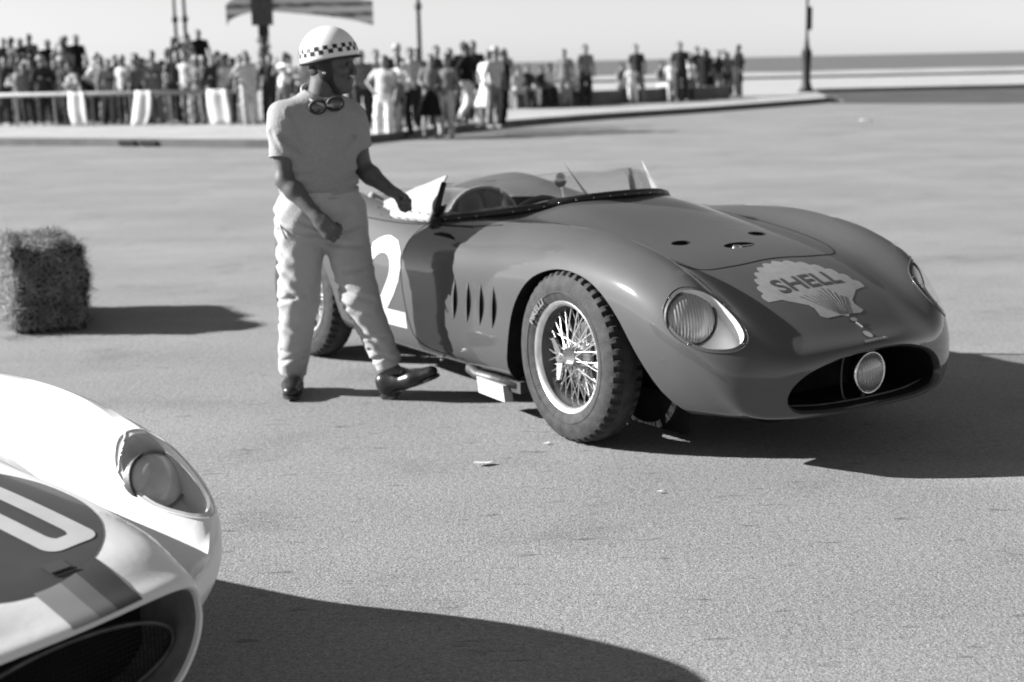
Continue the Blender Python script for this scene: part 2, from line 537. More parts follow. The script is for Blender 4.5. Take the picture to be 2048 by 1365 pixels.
# sea with a band of surf
def sea_mat(name, col, rough, foam):
    col *= ALB
    m = bpy.data.materials.new(name); m.use_nodes = True; nt = m.node_tree; b = nt.nodes['Principled BSDF']; L = nt.links.new; N = nt.nodes.new
    tc = N('ShaderNodeTexCoord'); mp = N('ShaderNodeMapping'); mp.inputs['Scale'].default_value = (.35, 1, 1); L(tc.outputs['Object'], mp.inputs[0])
    n = N('ShaderNodeTexNoise'); n.inputs['Scale'].default_value = .25; n.inputs['Detail'].default_value = 8; L(mp.outputs[0], n.inputs['Vector'])
    r = N('ShaderNodeMapRange'); r.inputs['From Min'].default_value = .3; r.inputs['From Max'].default_value = .7; r.inputs['To Min'].default_value = col * (.5 if foam else .8); r.inputs['To Max'].default_value = col * 1.25
    L(n.outputs['Fac'], r.inputs['Value']); L(r.outputs[0], b.inputs['Base Color'])
    b.inputs['Roughness'].default_value = rough; b.inputs['Specular IOR Level'].default_value = .15 if foam else .3
    bp = N('ShaderNodeBump'); bp.inputs['Strength'].default_value = .9; bp.inputs['Distance'].default_value = .6; L(n.outputs['Fac'], bp.inputs['Height']); L(bp.outputs[0], b.inputs['Normal'])
    return m
sea = poly_obj('sea', [(-9000, 93.4), (9000, 93.4), (9000, 16000), (-9000, 16000)], -1.2, sea_mat('sea_water', .16, .75, False))
rng = random.Random(2)
for (d0, d1, j) in ((196, 262, 9), (120, 165, 6)):
    up = [(x, d1 + rng.uniform(-j, j)) for x in np.linspace(-260, 260, 60)]; dn = [(x, d0 + rng.uniform(-j * .4, j * .4)) for x in np.linspace(260, -260, 60)]
    sf = poly_obj('surf', up + dn, -1.15, sea_mat('surf_foam', .55, .9, True))
# ------------------------------------------------------------------ dark open racing car
M_paint = mat('dark_car_paint', 0.088, rough=0.5, spec=0.15, coat=1.0, coat_rough=0.06, var=0.06, scale=3.0)
def beaten(m, strength, scale):
    """slight hand-beaten waviness in the metal, seen in the clear coat"""
    nt = m.node_tree; b = nt.nodes['Principled BSDF']; tc = nt.nodes.new('ShaderNodeTexCoord')
    n = nt.nodes.new('ShaderNodeTexNoise'); n.inputs['Scale'].default_value = scale; n.inputs['Detail'].default_value = 2
    bp = nt.nodes.new('ShaderNodeBump'); bp.inputs['Strength'].default_value = strength; bp.inputs['Distance'].default_value = .02
    nt.links.new(tc.outputs['Object'], n.inputs['Vector']); nt.links.new(n.outputs['Fac'], bp.inputs['Height'])
    nt.links.new(bp.outputs[0], b.inputs['Normal']); nt.links.new(bp.outputs[0], b.inputs['Coat Normal'])
beaten(M_paint, .09, 5.0)
M_black = mat('black_interior', 0.012, rough=0.8, spec=0.2, var=0.3, scale=20)
M_well = mat('dark_underside', 0.02, rough=0.9, spec=0.1, var=0.4, scale=10)
M_rubber = mat('tyre_rubber', 0.055, rough=0.75, spec=0.3, var=0.35, scale=25, bump=0.25, bscale=120)
M_rubber_dark = mat('black_rubber_trim', 0.015, rough=0.45, spec=0.4, var=0.2)
M_alloy = mat('polished_alloy', 0.75, rough=0.28, metal=0.85, var=0.12, scale=30)
M_chrome = mat('chrome', 0.8, rough=0.12, metal=1.0, var=0.08, scale=40)
M_drum = mat('brake_drum_metal', 0.10, rough=0.5, metal=0.4, var=0.35, scale=18, bump=0.2)
M_whitepaint = mat('white_number_paint', 0.66, rough=0.5, spec=0.4, coat=0.3, var=0.06, scale=12)
M_bowl = mat('pale_lamp_bowl', 1.0, rough=0.45, var=0.08, scale=20)
M_decal = mat('pale_decal_paint', 0.36, rough=0.45, spec=0.4, coat=0.4, var=0.10, scale=30)
M_decal_ink = mat('decal_ink', 0.07, rough=0.5, var=0.1)
M_seam = mat('panel_gap', 0.02, rough=0.8, spec=0.1, var=0.2)
M_canvas = mat('pale_canvas', 0.42, rough=0.85, spec=0.2, var=0.08, scale=14, bump=0.35, bscale=25)
M_leather = mat('seat_leather', 0.11, rough=0.5, spec=0.4, var=0.2, scale=12, bump=0.2, bscale=30)
def glassy(name, tint, alpha_face, alpha_edge, rough=0.03):
    """thin clear plastic: transparent face on, glossy towards grazing angles"""
    m = bpy.data.materials.new(name); m.use_nodes = True; nt = m.node_tree
    out = nt.nodes['Material Output']; nt.nodes.remove(nt.nodes['Principled BSDF'])
    tr = nt.nodes.new('ShaderNodeBsdfTransparent'); tr.inputs[0].default_value = (tint, tint, tint, 1)
    gl = nt.nodes.new('ShaderNodeBsdfGlossy'); gl.inputs['Roughness'].default_value = rough
    gl.inputs['Color'].default_value = (.9, .9, .9, 1)
    fr = nt.nodes.new('ShaderNodeFresnel'); fr.inputs['IOR'].default_value = 1.5
    n = nt.nodes.new('ShaderNodeTexNoise'); n.inputs['Scale'].default_value = 40
    mr = nt.nodes.new('ShaderNodeMapRange'); mr.inputs['To Min'].default_value = alpha_face; mr.inputs['To Max'].default_value = alpha_edge
    nt.links.new(fr.outputs[0], mr.inputs['Value'])
    mx = nt.nodes.new('ShaderNodeMixShader')
    nt.links.new(mr.outputs[0], mx.inputs[0]); nt.links.new(tr.outputs[0], mx.inputs[1]); nt.links.new(gl.outputs[0], mx.inputs[2])
    rr = nt.nodes.new('ShaderNodeMapRange'); rr.inputs['To Min'].default_value = rough * .6; rr.inputs['To Max'].default_value = rough * 2
    nt.links.new(n.outputs['Fac'], rr.inputs['Value']); nt.links.new(rr.outputs[0], gl.inputs['Roughness'])
    nt.links.new(mx.outputs[0], out.inputs['Surface'])
    return m
M_plexi_lamp = glassy('lamp_cover_plexiglass', 0.99, 0.0, 0.16)
M_plexi = glassy('clear_plexiglass', 0.99, 0.0, 0.32)
def lens_mat(name):
    m = mat(name, .42, rough=.22, spec=.8, coat=1.0, coat_rough=.02, metal=.35)
    nt = m.node_tree; b = nt.nodes['Principled BSDF']; tc = nt.nodes.new('ShaderNodeTexCoord')
    wv = nt.nodes.new('ShaderNodeTexWave'); wv.bands_direction = 'Y'; wv.inputs['Scale'].default_value = 26; wv.inputs['Distortion'].default_value = .6; wv.inputs['Detail'].default_value = 1
    n = nt.nodes.new('ShaderNodeTexNoise'); n.inputs['Scale'].default_value = 16
    ad = nt.nodes.new('ShaderNodeMath'); ad.operation = 'MULTIPLY_ADD'; ad.inputs[1].default_value = 1.4
    bp = nt.nodes.new('ShaderNodeBump'); bp.inputs['Strength'].default_value = .7; bp.inputs['Distance'].default_value = .004
    for x, y in ((tc.outputs['Object'], wv.inputs['Vector']), (tc.outputs['Object'], n.inputs['Vector']), (n.outputs['Fac'], ad.inputs[0]), (wv.outputs['Fac'], ad.inputs[2]), (ad.outputs[0], bp.inputs['Height']), (bp.outputs[0], b.inputs['Normal'])): nt.links.new(x, y)
    return m
M_lens = lens_mat('lamp_lens_glass')

CAR_O = Vector((0.8129, 6.2015, 0)); CAR_A = math.radians(-55.358)
red_car = empty('racing_car', CAR_O, CAR_A)
tag(red_car, 'dark open-top racing car with a pale shell emblem on its nose and wire wheels', 'car')

def ell(zc, a, b):
    return [(a * math.cos(math.radians(t)) if abs(t) < 90 else 0.0, zc + b * math.sin(math.radians(t))) for t in (-90, -58, -30, -4, 20, 42, 60, 75, 90)]
RED_ST = [
 (-3.17, ell(.52, .14, .05)),
 (-3.13, ell(.52, .34, .13)),
 (-3.00, [(0,.30),(.30,.30),(.45,.36),(.52,.47),(.50,.60),(.40,.68),(.27,.70),(.14,.715),(0,.72)]),
 (-2.70, [(0,.25),(.42,.25),(.60,.31),(.66,.46),(.64,.66),(.53,.81),(.36,.765),(.20,.785),(0,.79)]),
 (-2.33, [(0,.20),(.50,.20),(.66,.25),(.72,.45),(.70,.72),(.575,.885),(.40,.805),(.22,.83),(0,.84)]),
 (-2.08, [(0,.18),(.54,.18),(.67,.23),(.725,.44),(.705,.73),(.575,.90),(.41,.815),(.24,.84),(0,.85)]),
 (-1.75, [(0,.17),(.56,.17),(.68,.21),(.725,.43),(.70,.68),(.58,.845),(.43,.81),(.25,.83),(0,.84)]),
 (-1.40, [(0,.17),(.57,.17),(.685,.205),(.728,.43),(.705,.65),(.60,.79),(.46,.80),(.26,.82),(0,.83)]),
 (-1.05, [(0,.17),(.57,.17),(.685,.20),(.73,.43),(.708,.66),(.60,.785),(.46,.815),(.27,.86),(0,.875)]),
 (-0.75, [(0,.17),(.57,.17),(.685,.20),(.732,.45),(.71,.67),(.59,.80),(.45,.835),(.27,.895),(0,.915)]),
 (-0.50, [(0,.17),(.57,.17),(.685,.20),(.733,.47),(.713,.69),(.58,.825),(.44,.825),(.27,.885),(0,.90)]),
 (-0.25, [(0,.17),(.57,.17),(.685,.20),(.735,.48),(.715,.71),(.575,.842),(.43,.805),(.27,.84),(0,.855)]),
 (0.00, [(0,.17),(.57,.17),(.685,.20),(.735,.49),(.715,.715),(.575,.842),(.43,.775),(.27,.79),(0,.80)]),
 (0.25, [(0,.167),(.55,.168),(.668,.205),(.73,.485),(.712,.69),(.575,.812),(.43,.735),(.27,.745),(0,.75)]),
 (0.47, [(0,.165),(.50,.168),(.635,.215),(.722,.48),(.705,.645),(.578,.757),(.43,.68),(.26,.69),(0,.695)]),
 (0.66, [(0,.178),(.47,.178),(.605,.222),(.711,.445),(.702,.590),(.588,.702),(.430,.612),(.25,.618),(0,.62)]),
 (0.80, [(0,.188),(.43,.188),(.570,.224),(.690,.405),(.688,.525),(.585,.622),(.42,.548),(.23,.548),(0,.548)]),
 (0.89, [(0,.196),(.395,.196),(.535,.228),(.650,.365),(.652,.452),(.570,.535),(.405,.488),(.21,.492),(0,.493)]),
 (0.945, [(0,.206),(.37,.204),(.520,.230),(.595,.32),(.592,.385),(.525,.442),(.375,.448),(.19,.464),(0,.468)]),
 (0.968, [(0,.214),(.32,.213),(.445,.236),(.497,.295),(.482,.345),(.418,.392),(.305,.423),(.16,.447),(0,.453)]),
 (0.975, [(0,.222),(.28,.222),(.388,.236),(.418,.275),(.402,.322),(.345,.370),(.265,.402),(.145,.430),(0,.438)]),
]
RV, RF, RMI = loft_body(RED_ST, 0.40, 0.3, 0.9, per=8, m=46, sig=2.6,
    lip={'zc': .31, 'rings': [(-.006, (.975, .95), 0), (-.02, (.955, .90), 0), (-.06, (.95, .88), 1), (-.30, (.93, .88), 1)]})
RB = bvh_of(RV, RF)
body = mesh_obj('body', RV, RF, [M_paint, M_well], None, smooth=True, mi=RMI)
bm = bmesh.new(); bm.from_mesh(body.data); bmesh.ops.recalc_face_normals(bm, faces=bm.faces); bm.to_mesh(body.data); bm.free()
cuts = []
ARCH_F = smooth_outline([(-.455,-.05),(-.45,.20),(-.42,.32),(-.355,.50),(-.24,.63),(-.09,.688),(.06,.688),(.20,.645),(.32,.555),(.415,.425),(.50,.285),(.575,.17),(.62,-.05)], 5)
ARCH_R = smooth_outline([(-.42,-.05),(-.415,.20),(-.39,.36),(-.31,.53),(-.18,.63),(-.04,.66),(.10,.645),(.24,.575),(.345,.44),(.395,.30),(.41,.17),(.42,-.05)], 5)
for (xc, out) in ((0, ARCH_F), (-2.326, ARCH_R)):
    for sg in (-1, 1):
        cuts.append(cutter('cut', out, (lambda p, sg=sg, xc=xc: (p[0] + xc, sg * .42, p[1]), lambda p, sg=sg, xc=xc: (p[0] + xc, sg * .95, p[1])), M_well))
COCK = smooth_outline([(-.60,0),(-.63,.16),(-.70,.33),(-.86,.45),(-1.05,.50),(-1.30,.52),(-1.50,.47),(-1.56,.25),(-1.57,0),(-1.56,-.25),(-1.50,-.47),(-1.30,-.52),(-1.05,-.50),(-.86,-.45),(-.70,-.33),(-.63,-.16)], 4)
cuts.append(cutter('cut', COCK, (lambda p: (p[0], p[1], .30), lambda p: (p[0], p[1], 1.3)), M_black))
# teardrop pockets for the headlamps
LAMP_OUT = smooth_outline([(.551,.698,.573),(.541,.665,.643),(.568,.618,.680),(.640,.540,.655),(.722,.500,.580),(.79,.503,.515),(.806,.540,.476),(.777,.595,.462),(.709,.654,.469),(.616,.694,.507)], 4)
LAMP_D = Vector((.62, .55, .56)).normalized()
def lamp_cutter(out, D, sg, inner, m, depth=.10, up=.12):
    pts = [Vector((p[0], sg * p[1], p[2])) for p in out]; d = Vector((D.x, sg * D.y, D.z))
    n = len(pts); c = sum(pts, Vector()) / n
    top = [p + d * up for p in pts]; bot = [c + (p - c) * inner - d * depth for p in pts]
    v = top + bot + [c + d * up, c - d * depth]
    f = [(i, (i + 1) % n, 2 * n) for i in range(n)] + [((i + 1) % n + n, i + n, 2 * n + 1) for i in range(n)] + [(i, i + n, (i + 1) % n + n, (i + 1) % n) for i in range(n)]
    o = mesh_obj('cut', v, f, m)
    bm = bmesh.new(); bm.from_mesh(o.data); bmesh.ops.recalc_face_normals(bm, faces=bm.faces); bm.to_mesh(o.data); bm.free()
    return o
for sg in (-1, 1): cuts.append(lamp_cutter(LAMP_OUT, LAMP_D, sg, .80, M_bowl))
# air holes and the slot of the filler in the bonnet
for (x, y, a, b_) in ((.122, -.235, .029, .046), (.118, .19, .029, .046), (.232, -.02, .032, .080)):
    cuts.append(cutter('cut', [(x + a * math.cos(t), y + b_ * math.sin(t)) for t in np.linspace(0, 2 * math.pi, 24, endpoint=False)], (lambda p: (p[0], p[1], .66), lambda p: (p[0], p[1], 1.0)), M_black))
body = boolean_cut(body, cuts)
body.name = 'body'; body.parent = red_car
set_smooth(body.data, math.radians(28))

# --- wheels
def make_wheel(name, parent, loc, sgn, steer=0.0, lettering=True):
    w = bpy.data.objects.new(name, None); link(w, parent)
    w.location = loc; w.rotation_euler = (0, 0, steer + (0 if sgn < 0 else math.pi))
    # outer face looks towards local -Y
    n = 240
    prof = [(.212,-.052),(.222,-.066),(.245,-.079),(.275,-.083),(.305,-.078),(.326,-.069),(.336,-.061),(.342,-.053),(.3445,-.030),(.345,-.0295),(.346,-.010),(.346,.010),(.345,.0295),(.3445,.030),(.342,.053),(.336,.061),(.326,.069),(.305,.078),(.275,.083),(.245,.079),(.222,.066),(.212,.052)]
    v = []; f = []
    for j, (r, h) in enumerate(prof):
        for k in range(n):
            a = 2 * math.pi * k / n; rr = r
            ph = k % 5
            if j in (6, 7, 14, 15) and ph < 2: rr -= .012
            if j in (8, 13) and ph < 2: rr -= .009
            if j in (9, 12): rr -= .005
            v.append((rr * math.cos(a), h, rr * math.sin(a)))
    for j in range(len(prof) - 1):
        for k in range(n):
            a = j * n + k; b = j * n + (k + 1) % n
            f.append((a, a + n, b + n, b))
    ty = mesh_obj('tyre', v, f, M_rubber, w, smooth=True, ang=math.radians(24))
    MB().lathe([(.258,-.0835),(.262,-.0850),(.266,-.0835)], 96).build('sidewall_rib', M_rubber, ty, smooth=True)
    if lettering:
        bm = text_mesh('PIRELLI', .036, .0012)
        r0 = .236 + .012
        for q in bm.verts:
            ang = math.radians(138) - q.co.x / r0 * 1.25; rad = r0 + q.co.y
            q.co = Vector((rad * math.cos(ang) , -.0845 - .001, rad * math.sin(ang)))
        bm_obj(bm, 'lettering', mat('tyre_lettering', .22, rough=.8, var=.2), ty)
    rim = MB().lathe([(.225,-.060),(.228,-.066),(.224,-.069),(.216,-.066),(.207,-.058),(.203,-.050)], 96)
    MB().lathe([(.203,-.050),(.203,-.035),(.196,-.026),(.190,-.010),(.190,.02),(.203,.045),(.214,.060),(.223,.064)], 96).build('rim_barrel', M_drum, w, smooth=True)
    rim.build('rim', M_alloy, w, smooth=True, ang=math.radians(50))
    hub = MB().lathe([(.0,-.098),(.018,-.098),(.024,-.094),(.029,-.085),(.032,-.070),(.036,-.060),(.040,-.050),(.040,-.010),(.052,.0),(.058,.03),(.03,.05)], 28)
    hub.build('hub', M_alloy, w, smooth=True, ang=math.radians(40))
    sp = MB()
    for k in range(26):
        a = 2 * math.pi * k / 26; da = .42 * (1 if k % 2 else -1)
        sp.tube([(.036 * math.cos(a + da), -.052, .036 * math.sin(a + da)), (.197 * math.cos(a), -.020, .197 * math.sin(a))], .0021, n=5, cap=False)
        a2 = a + math.pi / 32
        sp.tube([(.05 * math.cos(a2 - da), .015, .05 * math.sin(a2 - da)), (.192 * math.cos(a2), -.008, .192 * math.sin(a2))], .0021, n=5, cap=False)
    s_ = sp.build('spokes', M_alloy, w, smooth=True); s_['kind'] = 'stuff'
    kn = MB()
    base = math.radians(105)
    for q in (0, math.pi * .96):
        a = base + q; c, s = math.cos(a), math.sin(a)
        pr = [(.018, .020), (.045, .017), (.070, .013), (.084, .007)]
        vv = []; ff = []
        for (r, hw) in pr:
            for (t, d) in ((-hw, -.098), (-hw, -.086), (hw, -.086), (hw, -.098)):
                dd = d - (.084 - .0) * 0 - (r - .018) * .22
                vv.append((r * c - t * s, dd, r * s + t * c))
        for i in range(3):
            for k in range(4):
                a0 = i * 4 + k; b0 = i * 4 + (k + 1) % 4
                ff.append((a0, b0, b0 + 4, a0 + 4))
        ff.append((12, 13, 14, 15)); ff.append((3, 2, 1, 0))
        kn.add(vv, ff)
    kn.lathe([(0,-.106),(.012,-.106),(.020,-.100),(.024,-.088),(.024,-.08)], 20)
    kn.build('wheel_nut', M_chrome, w, smooth=True, ang=math.radians(30))
    dr = [(0,.035),(.10,.035),(.165,.040),(.172,.044)]
    for q in range(6): dr += [(.172,.046+q*.012),(.178,.050+q*.012),(.178,.053+q*.012),(.172,.057+q*.012)]
    MB().lathe(dr, 64).build('brake_drum', M_drum, w, smooth=True, ang=math.radians(40))
    MB().tube([(.207, -.062, 0), (.207, -.082, 0)], .004).build('tyre_valve', M_chrome, w)
    w.rotation_euler.rotate_axis('Y', math.radians(0))
    return w
WHEELS = []
for (x, y, st, let) in ((0, -.662, math.radians(-3), True), (0, .662, math.radians(-3), False), (-2.326, -.635, 0, False), (-2.326, .635, 0, False)):
    WHEELS.append(make_wheel('wheel', red_car, (x, y, .346), -1 if y < 0 else 1, st, let))

# --- headlamps
def make_lamp(parent, out, D, sg, bvh, lens_c, lens_n, lens_r, cover_mat, rim_mat, screws=True):
    lamp = bpy.data.objects.new('headlight', None); link(lamp, parent)
    pts = [Vector((p[0], sg * p[1], p[2])) for p in out]; d = Vector((D.x, sg * D.y, D.z)); n = len(pts)
    c = sum(pts, Vector()) / n
    def onbody(p, off):
        h = bvh.ray_cast(p + d * .4, -d)
        nn = h[1] if h[1].dot(d) > 0 else -h[1]
        return h[0] + nn * off
    v = [onbody(c, .0015)]; f = []
    R = 8
    for j in range(1, R + 1):
        for p in pts: v.append(onbody(c + (p - c) * (j / R), .0015))
    for i in range(n):
        f.append((0, 1 + i, 1 + (i + 1) % n))
        for j in range(R - 1):
            a = 1 + j * n + i; b = 1 + j * n + (i + 1) % n
            f.append((a, a + n, b + n, b))
    o = mesh_obj('cover', v, f, cover_mat, lamp, smooth=True)
    edge = [onbody(p, .001) for p in pts]; edge.append(edge[0])
    MB().tube(edge, .0028, n=6, cap=False).build('cover_rim', rim_mat, lamp, smooth=True)
    # lens: shallow dome with flutes
    nn = Vector((lens_n[0], sg * lens_n[1], lens_n[2])).normalized(); cc = Vector((lens_c[0], sg * lens_c[1], lens_c[2]))
    q = nn.to_track_quat('X', 'Z')
    prof = [(0, .026), (.25, .0245), (.5, .020), (.75, .012), (.92, .003), (1.0, -.006), (1.0, -.03)]
    L = MB(); L.lathe([(max(r, .0005) * lens_r, h) for r, h in prof], 48, axis='X')
    lo = L.build('lens', M_lens, lamp, smooth=True, ang=math.radians(50)); lo.location = cc; lo.rotation_mode = 'QUATERNION'; lo.rotation_quaternion = q
    rg = MB().lathe([(lens_r * 1.0, -.012), (lens_r * 1.0, .002), (lens_r * 1.05, .004), (lens_r * 1.08, -.004), (lens_r * 1.08, -.03)], 48, axis='X').build('lens_ring', MATS['brake_drum_metal'], lamp, smooth=True)
    rg.location = cc; rg.rotation_mode = 'QUATERNION'; rg.rotation_quaternion = q
    if screws:
        for k in (0.1, .36, .58, .86):
            p = onbody(c + (pts[int(k * n)] - c) * .95, .002)
            MB().lathe([(0, .004), (.003, .0035), (.0045, 0)], 10, axis='Z').build('screw', M_chrome, lamp, smooth=True).location = p
    return lamp
for sg in (-1, 1):
    make_lamp(red_car, LAMP_OUT, LAMP_D, sg, RB, (.600, .603, .566), (.93, .27, .26), .098, M_plexi_lamp, M_paint)

# --- bonnet details
def drape_top(off): return lambda x, y: drop(RB, x, y, off)
def ribbon_top(pts, name, w=.0022, m=M_seam): return ribbon(RB, pts, w, .0002, name, m, red_car)
ribbon_top([(-.46,-.435),(-.1,-.432),(.2,-.425),(.34,-.40),(.405,-.33),(.418,-.2),(.405,-.05),(.405,.05),(.418,.2),(.405,.33),(.34,.40),(.2,.425),(-.1,.432),(-.46,.435)], 'bonnet_seam')
cap = empty('filler_cap'); cap.parent = red_car
MB().lathe([(0,.012),(.012,.012),(.020,.006),(.022,-.02)], 20, axis='Z').build('cap_knob', M_chrome, cap, smooth=True).location = (.232, -.035, .742)
MB().box((.235, .0, .745), (.018, .085, .012)).build('cap_latch', M_chrome, cap)
# emblem
def shell_poly():
    out = []
    N = (.835, -.025)
    lobes = 13
    for k in range(lobes * 6 + 1):
        t = k / (lobes * 6); a = math.radians(-58 + 116 * t)
        base = .402 - .085 * abs(math.sin(a)) ** 1.6 / .77
        r = base * (.965 + .05 * abs(math.sin(math.pi * t * lobes)))
        out.append((N[0] - r * math.cos(a), N[1] + r * math.sin(a)))
    out += [(.690, .165), (.745, .085), (.765, .075), (.803, .085), (.815, .055), (.812, .0), (.825, -.02), (.812, -.045), (.812, -.12), (.795, -.14), (.755, -.13), (.735, -.14), (.680, -.225)]
    return out
def star_mesh(poly, c, rings, fn):
    v = [fn(*c)]; f = []; n = len(poly)
    for j in range(1, rings + 1):
        for p in poly: v.append(fn(c[0] + (p[0] - c[0]) * j / rings, c[1] + (p[1] - c[1]) * j / rings))
    for i in range(n):
        f.append((0, 1 + i, 1 + (i + 1) % n))
        for j in range(rings - 1):
            a = 1 + j * n + i; b = 1 + j * n + (i + 1) % n
            f.append((a, a + n, b + n, b))
    return v, f
v, f = star_mesh(shell_poly(), (.66, -.03), 10, drape_top(.0015))
emb = mesh_obj('shell_emblem', v, f, M_decal, red_car, smooth=True)
bm = text_mesh('SHELL', .118, .0022); refine(bm, .02)
w_ = max(q.co.x for q in bm.verts) - min(q.co.x for q in bm.verts)
for q in bm.verts:
    u, t = q.co.x * .345 / w_, q.co.y
    q.co = Vector((.607 - t - .04 * u, -.020 + u, 0))
drape_bm(bm, drape_top(.003)); bm_obj(bm, 'lettering', M_decal_ink, emb)
mb = MB()
for k in range(11):
    a = math.radians(-36 + 7.4 * k); c_, s_ = math.cos(a), math.sin(a); N = (.835, -.025)
    r1 = .165 + .02 * math.cos(k)
    P = [drop(RB, N[0] - r * c_, N[1] + r * s_, .0025) for r in np.linspace(.035, r1, 8)]
    mb.tube(P, .0012, n=4)
mb.build('rays', M_decal_ink, emb)
# small trident badge, drip and nose lettering
for (nm, cx, cy, a, b_) in (('badge_mark', .842, -.012, .010, .016), ('badge', .922, -.022, .020, .017)):
    v, f = star_mesh([(cx + a * math.cos(t), cy + b_ * math.sin(t)) for t in np.linspace(0, 2 * math.pi, 16, endpoint=False)], (cx, cy), 2, drape_top(.004))
    mesh_obj(nm, v, f, M_decal, red_car, smooth=True)
P = [drop(RB, x, -.013 + .004 * k, .002) for k, x in enumerate((.855, .868, .882))]
MB().tube(P, .003, n=6).build('badge_tail', M_alloy, red_car)
bm = text_mesh('MASERATI', .026, .0010); refine(bm, .01)
w_ = max(q.co.x for q in bm.verts) - min(q.co.x for q in bm.verts)
for q in bm.verts: q.co = Vector((.957 - q.co.y * .55, -.018 + q.co.x * .118 / w_, 0))
drape_bm(bm, drape_top(.008)); bm_obj(bm, 'nose_lettering', M_decal, red_car)

# --- mouth: lamp, bar and radiator
fog = bpy.data.objects.new('driving_lamp', None); link(fog, red_car); fog.location = (.905, .012, .328)
MB().lathe([(.0005, .030), (.02, .029), (.045, .024), (.066, .012), (.074, .0)], 40, axis='X').build('lens', M_lens, fog, smooth=True)
MB().lathe([(.074, -.002), (.0745, .006), (.080, .006), (.083, -.004), (.080, -.03), (.055, -.075), (.02, -.09)], 40, axis='X').build('lamp_shell', M_chrome, fog, smooth=True)
MB().tube([(.0, -.03, -.06), (-.01, -.03, -.11)], .008).build('bracket', M_drum, fog)
lipc = RV[-1]
bar = [(.905 - .40 * y * y, y, .236 + .10 * max(0, abs(y) - .22) ** 1.2) for y in np.linspace(-.365, .365, 24)]
MB().tube(bar, .004, n=6).build('mouth_bar', M_drum, red_car, smooth=True)
MB().tube([(.89, -.10 + .025 * math.cos(t), .325 + .085 * math.sin(t)) for t in np.linspace(math.pi * .55, math.pi * 1.5, 14)], .004, n=6).build('mouth_hoop', M_drum, red_car, smooth=True)

# --- windscreen, post, canvas flap
base_half = [(-1.165,.585,.790),(-1.06,.552,.803),(-.94,.492,.820),(-.79,.445,.842),(-.69,.385,.858),(-.62,.318,.880),(-.56,.225,.897),(-.525,.115,.905),(-.512,0,.908)]
BH = open_curve(base_half, 6)
base_full = np.concatenate([BH * np.array([1, -1, 1]), (BH[::-1])[1:]])
def glass_top(p, t):
    # t 0 at the post .. 1 at the middle
    h = .172 - .075 * t; lean = .02 + .20 * t
    return np.array([p[0] - lean, p[1] * (1 - .08), p[2] + h])
nb = len(base_full)
top = np.array([glass_top(p, 1 - abs(2 * i / (nb - 1) - 1)) for i, p in enumerate(base_full)])
v = []; f = []
for i in range(nb):
    for j in range(5):
        u = j / 4; q = base_full[i] * (1 - u) + top[i] * u
        bulge = .012 * math.sin(math.pi * u)
        v.append((q[0] + bulge, q[1], q[2]))
for i in range(nb - 1):
    for j in range(4):
        a = i * 5 + j; f.append((a, a + 5, a + 6, a + 1))
ws = bpy.data.objects.new('windscreen', None); link(ws, red_car)
g = mesh_obj('screen_glass', v, f, M_plexi, ws, smooth=True)
md = g.modifiers.new('s', 'SOLIDIFY'); md.thickness = .003
MB().tube([tuple(p + np.array([0, 0, .006])) for p in base_full], .019, n=8).build('base_rubber', M_rubber_dark, ws, smooth=True)
bv = [base_full[i] for i in range(3, nb - 3, 4)]
for p in bv:
    MB().lathe([(0, .004), (.004, .003), (.005, 0)], 8, axis='Z').build('rivet', M_chrome, ws, smooth=True).location = (p[0] + .016, p[1] * 1.02, p[2] + .006)
for (k, dk, lift) in ((int(nb * .40), 1, .03), (int(nb * .80), 4, .02)):  # white wedges stand in for the bright flash of the plexiglass edges
    p0, p1 = base_full[k], base_full[k + dk]; q = top[k] + (top[k] - p0) * .12 + np.array([0, 0, lift])
    off = np.array([.006, -.004, 0])
    MB().add([tuple(p0), tuple(p1), tuple(q), tuple(p0 + off), tuple(p1 + off), tuple(q + off)], [(0, 1, 2), (5, 4, 3), (0, 3, 4, 1), (1, 4, 5, 2), (2, 5, 3, 0)]).build('glass_edge_glint', M_whitepaint, ws)
for sg in (-1, 1):
    MB().tube([(-1.17, sg * .600, .782), (-1.168, sg * .575, .87), (-1.160, sg * .545, .966)], [.020, .015, .013], n=10).build('screen_post', M_rubber_dark, ws, smooth=True)
    MB().lathe([(.045, .0), (.042, .02), (.022, .04), (0, .042)], 16, axis='Z').build('post_foot', M_rubber_dark, ws, smooth=True).location = (-1.15, sg * .592, .772)
mir = bpy.data.objects.new('mirror', None); link(mir, red_car); mir.location = (-.755, -.185, .975)
MB().lathe([(.0, .0), (.030, .001), (.034, .004), (.030, .012), (.016, .026), (.0, .03)], 28, axis='X').build('mirror_shell', M_alloy, mir, smooth=True)
MB().tube([(.01, 0, -.03), (.03, .0, -.085)], .005).build('mirror_stalk', M_chrome, mir)
